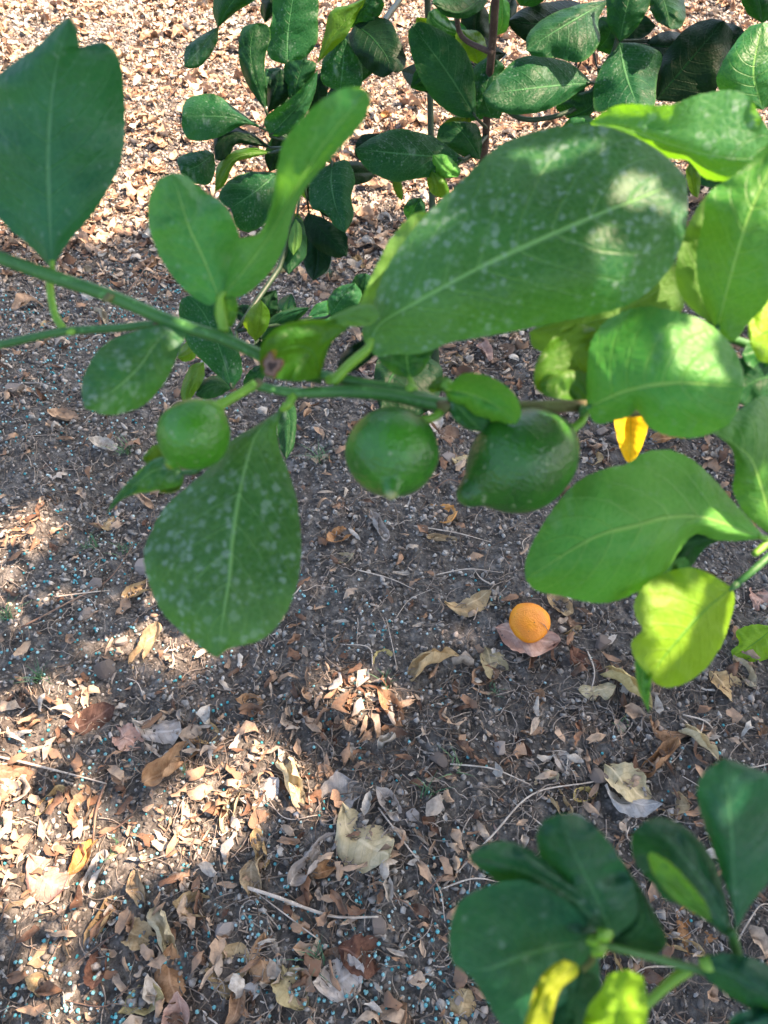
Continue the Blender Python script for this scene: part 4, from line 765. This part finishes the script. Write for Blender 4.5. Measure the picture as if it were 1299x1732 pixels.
# ---- background shrubs
def bush(name, base, label):
    e = empty(name, base); tag(e, label, 'lemon shrub', 'young lemon shrubs behind the fruiting branch'); return e
gb = P(610, -60, .80)
tb = bush('lemon_shrub', (gb[0]+.12, gb[1]+.10, hz(gb[0]+.12, gb[1]+.10)), 'dark leaved shrub at top left of centre, leaves radiating from one node')
def S(e, pts, rad, mat): return tube_px('stem', pts, rad, SM[mat], e)
bw = worldpos(tb); bx = to_px(np.array(bw))
S(tb, [(bx[0], bx[1], bx[2]), (720, -60, .95), (676, 0, .78), (648, 40, .70), (600, 130, .64), (548, 215, .60), (522, 258, .60), (500, 330, .60), (478, 440, .56), (440, 500, .54), (400, 560, .53)], [.009, .006, .005, .0045, .004, .003, .0028, .0024, .0018], 'dark')
def tl(M, L, Rr, d, mat='dark', e=(.010, .008), par=None, **k):
    pet = k.pop('pet', None); k.setdefault('nu', 44)
    return leaf(par or tb, M, L, Rr, d if hasattr(d, '__len__') else (d, d-.015, d-.02), e, mat, pet=pet, pr=.0013, pmat='dark', wave=.003, teeth=.5, **k)
N0 = (510, 250, .60)
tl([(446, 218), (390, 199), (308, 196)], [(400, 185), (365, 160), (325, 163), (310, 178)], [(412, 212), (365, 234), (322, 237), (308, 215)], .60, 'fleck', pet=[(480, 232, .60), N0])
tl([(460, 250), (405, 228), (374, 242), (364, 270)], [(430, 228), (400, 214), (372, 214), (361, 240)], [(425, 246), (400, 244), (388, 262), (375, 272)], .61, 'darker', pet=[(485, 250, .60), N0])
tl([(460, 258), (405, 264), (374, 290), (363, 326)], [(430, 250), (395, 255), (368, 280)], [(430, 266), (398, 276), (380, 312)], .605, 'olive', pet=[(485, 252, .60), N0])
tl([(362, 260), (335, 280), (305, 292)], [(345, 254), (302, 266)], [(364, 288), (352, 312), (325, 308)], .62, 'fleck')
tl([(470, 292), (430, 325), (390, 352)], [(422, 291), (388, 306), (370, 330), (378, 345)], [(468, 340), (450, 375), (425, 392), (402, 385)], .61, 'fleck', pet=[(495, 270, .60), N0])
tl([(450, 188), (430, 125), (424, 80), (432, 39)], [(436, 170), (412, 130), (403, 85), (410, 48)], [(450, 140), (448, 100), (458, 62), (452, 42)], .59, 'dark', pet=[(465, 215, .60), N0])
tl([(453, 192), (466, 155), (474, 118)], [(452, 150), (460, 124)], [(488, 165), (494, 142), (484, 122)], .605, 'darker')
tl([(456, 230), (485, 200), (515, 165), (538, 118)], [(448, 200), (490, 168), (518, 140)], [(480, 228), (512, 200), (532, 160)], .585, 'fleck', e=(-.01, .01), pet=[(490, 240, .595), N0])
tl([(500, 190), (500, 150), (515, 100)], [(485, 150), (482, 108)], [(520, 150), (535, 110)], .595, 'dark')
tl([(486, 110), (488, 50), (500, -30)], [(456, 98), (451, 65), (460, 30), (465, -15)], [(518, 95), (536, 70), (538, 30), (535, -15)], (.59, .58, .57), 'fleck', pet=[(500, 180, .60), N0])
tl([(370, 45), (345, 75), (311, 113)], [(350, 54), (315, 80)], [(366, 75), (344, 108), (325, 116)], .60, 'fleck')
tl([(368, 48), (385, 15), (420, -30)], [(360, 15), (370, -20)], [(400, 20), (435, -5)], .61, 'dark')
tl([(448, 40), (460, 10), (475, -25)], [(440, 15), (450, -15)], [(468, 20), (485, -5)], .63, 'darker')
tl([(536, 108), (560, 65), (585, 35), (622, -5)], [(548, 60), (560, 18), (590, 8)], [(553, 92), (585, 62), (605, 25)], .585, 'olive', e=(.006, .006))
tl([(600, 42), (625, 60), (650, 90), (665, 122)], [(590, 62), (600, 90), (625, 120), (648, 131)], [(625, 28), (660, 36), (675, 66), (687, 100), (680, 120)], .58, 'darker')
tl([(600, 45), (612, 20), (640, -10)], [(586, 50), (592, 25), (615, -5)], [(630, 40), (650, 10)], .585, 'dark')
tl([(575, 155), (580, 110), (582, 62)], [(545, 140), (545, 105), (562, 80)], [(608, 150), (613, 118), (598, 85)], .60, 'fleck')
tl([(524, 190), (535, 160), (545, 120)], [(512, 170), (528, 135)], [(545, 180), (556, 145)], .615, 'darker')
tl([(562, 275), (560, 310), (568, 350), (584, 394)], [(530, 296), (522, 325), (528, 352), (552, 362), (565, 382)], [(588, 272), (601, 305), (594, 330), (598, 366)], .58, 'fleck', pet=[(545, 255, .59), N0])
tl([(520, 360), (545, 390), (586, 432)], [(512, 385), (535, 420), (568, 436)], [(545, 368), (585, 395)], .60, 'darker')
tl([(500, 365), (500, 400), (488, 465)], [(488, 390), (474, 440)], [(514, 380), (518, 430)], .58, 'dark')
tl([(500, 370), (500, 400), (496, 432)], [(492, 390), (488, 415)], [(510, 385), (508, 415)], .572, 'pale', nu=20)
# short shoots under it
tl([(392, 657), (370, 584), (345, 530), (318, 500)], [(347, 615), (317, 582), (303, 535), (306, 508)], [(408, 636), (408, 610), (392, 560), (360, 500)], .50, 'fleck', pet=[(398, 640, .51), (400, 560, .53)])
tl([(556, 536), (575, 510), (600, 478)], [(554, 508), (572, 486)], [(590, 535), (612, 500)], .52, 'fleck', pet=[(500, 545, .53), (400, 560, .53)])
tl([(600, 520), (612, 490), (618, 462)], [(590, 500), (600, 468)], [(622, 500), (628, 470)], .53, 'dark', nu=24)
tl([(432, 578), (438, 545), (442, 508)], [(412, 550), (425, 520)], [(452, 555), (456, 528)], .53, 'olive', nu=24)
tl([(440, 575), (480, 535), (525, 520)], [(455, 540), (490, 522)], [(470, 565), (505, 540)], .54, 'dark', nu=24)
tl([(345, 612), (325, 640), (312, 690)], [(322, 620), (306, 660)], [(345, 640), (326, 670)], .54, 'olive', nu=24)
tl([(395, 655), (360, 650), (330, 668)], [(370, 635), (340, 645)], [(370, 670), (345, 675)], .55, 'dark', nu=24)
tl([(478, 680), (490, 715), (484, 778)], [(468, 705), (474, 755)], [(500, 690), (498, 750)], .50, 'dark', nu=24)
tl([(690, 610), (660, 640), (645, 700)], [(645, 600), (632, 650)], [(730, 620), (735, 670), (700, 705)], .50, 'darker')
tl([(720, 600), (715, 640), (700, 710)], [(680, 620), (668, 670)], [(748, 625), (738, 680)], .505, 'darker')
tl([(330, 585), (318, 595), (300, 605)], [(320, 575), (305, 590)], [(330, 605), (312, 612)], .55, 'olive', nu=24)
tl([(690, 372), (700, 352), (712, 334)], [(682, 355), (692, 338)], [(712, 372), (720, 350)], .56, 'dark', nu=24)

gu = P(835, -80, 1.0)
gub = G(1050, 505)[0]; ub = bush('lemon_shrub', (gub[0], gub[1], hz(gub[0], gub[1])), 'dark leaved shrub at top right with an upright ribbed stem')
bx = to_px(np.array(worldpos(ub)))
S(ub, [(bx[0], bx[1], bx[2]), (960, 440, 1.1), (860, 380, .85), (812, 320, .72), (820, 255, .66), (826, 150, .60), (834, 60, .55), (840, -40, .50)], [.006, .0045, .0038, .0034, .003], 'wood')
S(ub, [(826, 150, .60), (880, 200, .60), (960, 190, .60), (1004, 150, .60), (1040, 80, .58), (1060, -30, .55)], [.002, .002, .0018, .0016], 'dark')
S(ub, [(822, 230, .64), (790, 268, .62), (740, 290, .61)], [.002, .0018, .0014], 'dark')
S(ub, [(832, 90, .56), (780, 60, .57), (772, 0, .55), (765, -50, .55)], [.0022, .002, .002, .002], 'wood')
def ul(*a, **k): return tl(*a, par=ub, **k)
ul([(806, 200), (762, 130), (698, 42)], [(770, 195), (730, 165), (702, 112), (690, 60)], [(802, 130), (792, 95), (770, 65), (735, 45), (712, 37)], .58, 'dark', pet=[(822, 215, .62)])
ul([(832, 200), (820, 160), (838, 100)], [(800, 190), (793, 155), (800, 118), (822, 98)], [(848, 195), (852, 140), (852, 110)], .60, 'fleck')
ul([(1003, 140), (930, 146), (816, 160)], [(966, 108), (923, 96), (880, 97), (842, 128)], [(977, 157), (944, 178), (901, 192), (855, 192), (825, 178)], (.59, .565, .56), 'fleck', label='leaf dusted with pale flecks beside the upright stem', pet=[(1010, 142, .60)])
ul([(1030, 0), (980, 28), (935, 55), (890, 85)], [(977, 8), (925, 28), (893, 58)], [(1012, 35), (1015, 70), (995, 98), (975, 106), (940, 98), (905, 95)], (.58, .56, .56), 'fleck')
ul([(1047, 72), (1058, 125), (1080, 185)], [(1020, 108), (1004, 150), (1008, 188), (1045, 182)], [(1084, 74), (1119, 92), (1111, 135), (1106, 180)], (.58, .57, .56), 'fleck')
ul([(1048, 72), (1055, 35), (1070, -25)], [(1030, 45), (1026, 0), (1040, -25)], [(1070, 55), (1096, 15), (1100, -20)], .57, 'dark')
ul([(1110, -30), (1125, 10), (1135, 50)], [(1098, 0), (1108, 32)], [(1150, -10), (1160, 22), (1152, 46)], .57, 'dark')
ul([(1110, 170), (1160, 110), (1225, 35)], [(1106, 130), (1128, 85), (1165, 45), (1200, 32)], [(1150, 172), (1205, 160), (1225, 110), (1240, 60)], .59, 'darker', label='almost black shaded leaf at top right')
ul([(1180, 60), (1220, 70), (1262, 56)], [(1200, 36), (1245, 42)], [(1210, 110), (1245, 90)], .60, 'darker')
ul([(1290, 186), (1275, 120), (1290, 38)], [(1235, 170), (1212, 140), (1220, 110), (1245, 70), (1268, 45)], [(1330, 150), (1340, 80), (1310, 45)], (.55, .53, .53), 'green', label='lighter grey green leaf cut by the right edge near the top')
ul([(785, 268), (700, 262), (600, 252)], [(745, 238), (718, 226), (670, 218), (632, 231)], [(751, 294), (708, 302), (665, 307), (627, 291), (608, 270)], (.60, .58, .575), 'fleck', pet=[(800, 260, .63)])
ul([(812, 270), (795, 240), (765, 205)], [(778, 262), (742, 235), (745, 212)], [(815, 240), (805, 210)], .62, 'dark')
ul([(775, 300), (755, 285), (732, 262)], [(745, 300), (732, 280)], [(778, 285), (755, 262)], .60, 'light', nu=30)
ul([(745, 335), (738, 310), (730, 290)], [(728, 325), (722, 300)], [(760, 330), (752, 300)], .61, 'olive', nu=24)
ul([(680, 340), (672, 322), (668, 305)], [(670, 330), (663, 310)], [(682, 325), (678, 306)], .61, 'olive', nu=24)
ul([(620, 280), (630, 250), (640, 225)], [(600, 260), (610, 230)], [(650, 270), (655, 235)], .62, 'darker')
ul([(830, -20), (780, 20), (730, 5)], [(790, -20), (745, -20)], [(820, 10), (790, 30), (755, 28)], .56, 'dark')
ul([(810, 110), (800, 80), (780, 50)], [(778, 90), (770, 60)], [(825, 90), (812, 55)], .62, 'olive')
ul([(840, 60), (850, 35), (848, -10)], [(828, 40), (830, 5)], [(858, 50), (862, 10)], .60, 'light', nu=24)
ul([(780, 60), (740, 40), (725, 20)], [(750, 60), (722, 45)], [(765, 40), (740, 15)], .63, 'green')
ul([(1000, 15), (930, 40), (858, 35)], [(960, 0), (890, 12)], [(960, 60), (900, 72), (870, 55)], .62, 'darker')
ul([(880, 10), (900, -10), (930, -30)], [(870, -10), (890, -30)], [(905, 10), (930, -10)], .6, 'dark', nu=24)
ul([(1010, 85), (1030, 60), (1035, 30)], [(1000, 60), (1015, 30)], [(1035, 90), (1048, 50)], .61, 'dark')
ul([(960, 200), (1000, 180), (1005, 150)], [(940, 180), (975, 160)], [(985, 205), (1010, 180)], .61, 'dark', nu=24)
ul([(1290, 40), (1285, 5), (1270, -30)], [(1262, 20), (1250, -20)], [(1310, 20), (1300, -20)], .6, 'dark')
ul([(1180, 335), (1172, 300), (1170, 270)], [(1168, 325), (1160, 290)], [(1184, 320), (1184, 285)], .50, 'olive', nu=24)
ul([(1160, 260), (1200, 280), (1270, 300)], [(1180, 240), (1240, 260)], [(1180, 310), (1230, 315)], .60, 'dark')
ul([(950, 215), (985, 210), (1010, 205)], [(965, 200), (990, 195)], [(975, 225), (1000, 222)], .60, 'green', nu=24)

# the leaves deeper inside the shrubs
def inner(par, n, box, node, dep, seed):
    g = np.random.default_rng(seed)
    for _ in range(n):
        cx, cy = g.uniform(box[0], box[2]), g.uniform(box[1], box[3]); a = math.atan2(cy-node[1], cx-node[0])+g.normal(0, .35); ln = g.uniform(55, 105); wd = ln*g.uniform(.22, .32); c_, s_ = math.cos(a), math.sin(a)
        f = lambda t, w_: (cx+(t-.5)*ln*c_-w_*wd*s_, cy+(t-.5)*ln*s_+w_*wd*c_)
        b = g.normal(0, .25); d_ = dep+g.uniform(0, .05)
        leaf(par, [f(0, 0), f(.33, b), f(.66, b), f(1, 0)], [f(.15, b-.6), f(.45, b-1), f(.8, b-.75)], [f(.15, b+.6), f(.45, b+1), f(.8, b+.75)], (d_, d_-.015*g.random(), d_+g.normal(0, .012)), (g.uniform(-.008, .012), g.uniform(-.008, .012)),
             ['dark', 'darker', 'fleck', 'darker', 'olive'][g.integers(5)], pet=[((f(0, 0)[0]+node[0])/2, (f(0, 0)[1]+node[1])/2, dep+.01), (node[0], node[1], dep)], pr=.0009, pmat='dark', nu=30, wave=.003, teeth=.4)
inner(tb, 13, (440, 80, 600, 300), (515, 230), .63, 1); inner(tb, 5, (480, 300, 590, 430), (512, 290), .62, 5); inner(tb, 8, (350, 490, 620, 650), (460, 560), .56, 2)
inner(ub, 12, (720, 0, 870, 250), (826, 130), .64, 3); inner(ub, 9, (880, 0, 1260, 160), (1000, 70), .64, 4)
# ---- fallen green leaf at right edge
p, d = G(1272, 1088); fe = empty('fallen_green_leaf', (p[0], p[1], hz(p[0], p[1]))); tag(fe, 'yellow green leaf with one notched side lying near the right edge', 'leaf')
zz = d-.022
leaf(fe, [(1310, 1060), (1280, 1085), (1240, 1112)], [(1275, 1056), (1245, 1068), (1250, 1088), (1237, 1100)], [(1320, 1095), (1285, 1120), (1260, 1120)], (zz, zz, zz), (.008, .008), 'lime', nu=50).name = 'leaf_blade'

# =================================================================== SHADE TREE (overhead, outside the frame)
# sun flecks that reach the near leaves: outlines on the leaf (photo pixels) and its depth
LITPOLY = [([(895, 228), (975, 208), (1040, 220), (1010, 252), (960, 270), (945, 290), (925, 265)], .246), ([(1075, 272), (1130, 280), (1170, 308), (1165, 340), (1050, 352), (1030, 335), (1080, 315), (1090, 295)], .243),
 ([(1015, 380), (1035, 385), (1055, 420), (1035, 418)], .236), ([(1205, 155), (1265, 160), (1280, 185), (1205, 190)], .274), ([(1190, 275), (1299, 250), (1299, 285), (1240, 300)], .285),
 ([(1090, 985), (1150, 985), (1200, 1010), (1190, 1050), (1140, 1120), (1110, 1140), (1080, 1100), (1075, 1040)], .272), ([(475, 250), (490, 240), (480, 280), (468, 285)], .222), ([(535, 255), (570, 215), (575, 230), (545, 265)], .212),
 ([(5, 285), (45, 278), (65, 295), (40, 305)], .248), ([(1040, 1660), (1085, 1670), (1090, 1732), (1000, 1740)], .176), ([(1265, 1310), (1299, 1310), (1299, 1360), (1275, 1345)], .181), ([(900, 1660), (950, 1630), (975, 1640), (940, 1680), (920, 1740), (890, 1740)], .177),
 ([(1245, 850), (1299, 790), (1299, 900), (1265, 880)], .264), ([(970, 800), (1000, 795), (1000, 820), (975, 825)], .266), ([(1010, 690), (1030, 690), (1030, 708), (1010, 705)], .246), ([(900, 580), (1040, 540), (1130, 470), (1150, 520), (1040, 600), (920, 600)], .282),
 ([(615, 500), (680, 375), (715, 360), (660, 440), (640, 540)], .265), ([(1150, 430), (1180, 370), (1180, 520), (1155, 500)], .264), ([(1230, 400), (1299, 330), (1299, 480), (1230, 540)], .236), ([(1060, 540), (1200, 560), (1240, 640), (1100, 640)], .236),
 ([(920, 580), (970, 555), (985, 630), (915, 640)], .256), ([(450, 580), (540, 550), (530, 600), (480, 600)], .247), ([(1270, 520), (1299, 510), (1299, 590), (1270, 570)], .27)]
LP = []; SV = np.array(SUN)
for poly, d_ in LITPOLY:
    x0, x1 = min(q[0] for q in poly), max(q[0] for q in poly); y0, y1 = min(q[1] for q in poly), max(q[1] for q in poly)
    for a_ in np.arange(x0, x1+1, 7):
        for b_ in np.arange(y0, y1+1, 7):
            if inside(poly, a_, b_): LP.append(P(a_, b_, d_))
for a_, b_, c_, r_ in [(930, 150, .575, .03), (960, 80, .57, .02), (1240, 90, .55, .015), (490, 60, .59, .03), (630, 100, .58, .012), (510, 180, .59, .012), (1066, 740, .40, .02)]:
    for k_ in range(8): LP.append(P(a_, b_, c_)+np.array([r_*math.cos(k_*.785), r_*math.sin(k_*.785), 0]))
NB = len(LP)-56                                       # the last 56 points lie on the shrubs
E1 = np.cross(SV, [0, 0, 1.]); E1 /= np.linalg.norm(E1); E2 = np.cross(SV, E1)
LP = np.array(LP); LP2 = np.stack([LP@E1, LP@E2], 1)          # seen along the sunlight
sx, sy = SUN.x/SUN.z, SUN.y/SUN.z
tree = empty('lemon_tree', (2.9, -.9, 0)); tag(tree, 'tall shade tree standing right of the viewer whose crown shades the near ground', 'tree')
def limb(pts, rad): 
    me = tube_mesh('limb', [np.array(q)-np.array([2.9, -.9, 0]) for q in pts], rad, SM['wood'], seg=10, n=24, bump=.03); return me
link('trunk', limb([(2.9, -.9, -.05), (2.85, -.8, .8), (2.7, -.5, 1.6), (2.5, .1, 2.6), (2.2, .8, 3.3)], [.13, .11, .10, .07, .03]), tree)
for q in [[(2.75, -.6, 1.4), (1.8, -.3, 2.3), (1.0, .2, 2.9), (.5, .6, 3.1)], [(2.8, -.7, 1.1), (3.2, .4, 2.2), (3.6, 1.4, 3.0)], [(2.7, -.5, 1.7), (2.2, -1.2, 2.6), (1.4, -1.4, 3.1)]]: link('limb', limb(q, [.07, .05, .03, .012]), tree)
n = 52000; gxx = RNG.uniform(-2.7, 2.6, n); gyy = RNG.uniform(-1.6, 1.95, n); hh = RNG.uniform(2.7, 3.4, n); keep = np.ones(n, bool); ls = RNG.uniform(.030, .050, n)
for i in range(n):
    px, py, d = to_px((gxx[i], gyy[i], 0))
    if d > .15:
        hit = False; o_ = .032
        for ax_, ay_ in ((0, 0), (o_, 0), (-o_, 0), (0, o_), (0, -o_)):
            qx, qy, _ = to_px((gxx[i]+ax_, gyy[i]+ay_, 0))
            if any(inside(q, qx, qy) for q in LIT): hit = True; break
        if hit: keep[i] = False; continue
    elif gyy[i] > 1.6: keep[i] = False; continue
    if gyy[i] > 1.25 and (px < -50 or px > 1350) and RNG.random() < .6: keep[i] = False; continue
    c3 = np.array([gxx[i], gyy[i], 0.]); dd = (LP2[:, 0]-c3@E1)**2+(LP2[:, 1]-c3@E2)**2
    if dd[:NB:3].min() < .075**2 or dd[NB:].min() < .036**2: keep[i] = False
gxx, gyy, hh, ls = gxx[keep], gyy[keep], hh[keep], ls[keep]; n = len(gxx)
cen = np.stack([gxx+sx*hh, gyy+sy*hh, hh], 1)
u = np.array([-1, -.55, .0, .55, 1.]); wv = np.array([.06, .42, .52, .38, .03]); base = []
for a_, b_ in zip(u, wv): base += [(a_, -b_, .12*a_*a_+.1), (a_, 0, .12*a_*a_), (a_, b_, .12*a_*a_+.1)]
base = np.array(base); rm = rotm(n); 
# leaves face roughly upwards
th = RNG.uniform(0, 6.283, n); tx = RNG.normal(.35, .35, n); c_, s_ = np.cos(th), np.sin(th); ct, st = np.cos(tx), np.sin(tx)
b3 = base[None]*ls[:, None, None]; X, Y, Z = b3[..., 0], b3[..., 1]*ct[:, None]-b3[..., 2]*st[:, None], b3[..., 1]*st[:, None]+b3[..., 2]*ct[:, None]
V = np.stack([X*c_[:, None]-Y*s_[:, None], X*s_[:, None]+Y*c_[:, None], Z], -1)+cen[:, None]-np.array([2.9, -.9, 0])
F = (grid_faces(5, 3)[None]+(np.arange(n)*15)[:, None, None]).reshape(-1, 4)
mcr = NT('crown_leaf'); mcr.b.inputs['Base Color'].default_value = (.035, .10, .03, 1); mcr.b.inputs['Roughness'].default_value = .5
crown = link('crown', mesh_np('crown', V.reshape(-1, 3), F, mcr.m), tree)

# unseen leaf spray added between sun and fruiting branch to shape the sun flecks
def foliage(name, cen, ls, mat):
    n = len(cen); th = RNG.uniform(0, 6.283, n); tx = RNG.normal(.3, .3, n); c_, s_ = np.cos(th), np.sin(th); ct, st = np.cos(tx), np.sin(tx)
    b3 = base[None]*ls[:, None, None]; X, Y, Z = b3[..., 0], b3[..., 1]*ct[:, None]-b3[..., 2]*st[:, None], b3[..., 1]*st[:, None]+b3[..., 2]*ct[:, None]
    V = np.stack([X*c_[:, None]-Y*s_[:, None], X*s_[:, None]+Y*c_[:, None], Z], -1)+cen[:, None]-np.array([2.9, -.9, 0])
    return link(name, mesh_np(name, V.reshape(-1, 3), (grid_faces(5, 3)[None]+(np.arange(n)*15)[:, None, None]).reshape(-1, 4), mat), tree)
NL = 40000; px_ = RNG.uniform(-150, 1450, NL); py_ = RNG.uniform(-100, 1850, NL); sd_ = RNG.uniform(.40, .62, NL); q_ = P(px_, py_, np.full(NL, .25)); q_ = q_ + SV*sd_[:, None]
ls2 = RNG.uniform(.006, .012, NL); a2 = np.stack([q_@E1, q_@E2], 1)
STR = np.array([G(a_, b_)[0] for a_ in range(-40, 660, 30) for b_ in range(1150, 1600, 30) if any(inside(q, a_, b_) for q in LIT[1:])]); S2 = np.stack([STR@E1, STR@E2], 1)
ok = np.array([((LP2-a2[i])**2).sum(1).min() > (ls2[i]*.8)**2 and ((S2-a2[i])**2).sum(1).min() > .03**2 for i in range(NL)])
xx, yy, dd_ = np.array([to_px(p_) for p_ in q_]).T
ok &= ~((dd_ > 0.0) & (xx > -420) & (xx < 1900) & (yy > -420) & (yy < 2100)); ok &= (q_[:, 2] > 1.02); ok &= np.array([((LP2[::3]-a2[i])**2).sum(1).min() < .105**2 for i in range(NL)])
foliage('fleck_shaping_spray', q_[ok], ls2[ok], mcr.m)
link('limb', limb([(1.8, -.3, 2.3), (1.2, -.1, 1.9), (.8, .10, 1.6), (.55, .18, 1.35), (.38, .24, 1.16)], [.02, .014, .009, .005, .002]), tree)  # added limb carrying the unseen spray
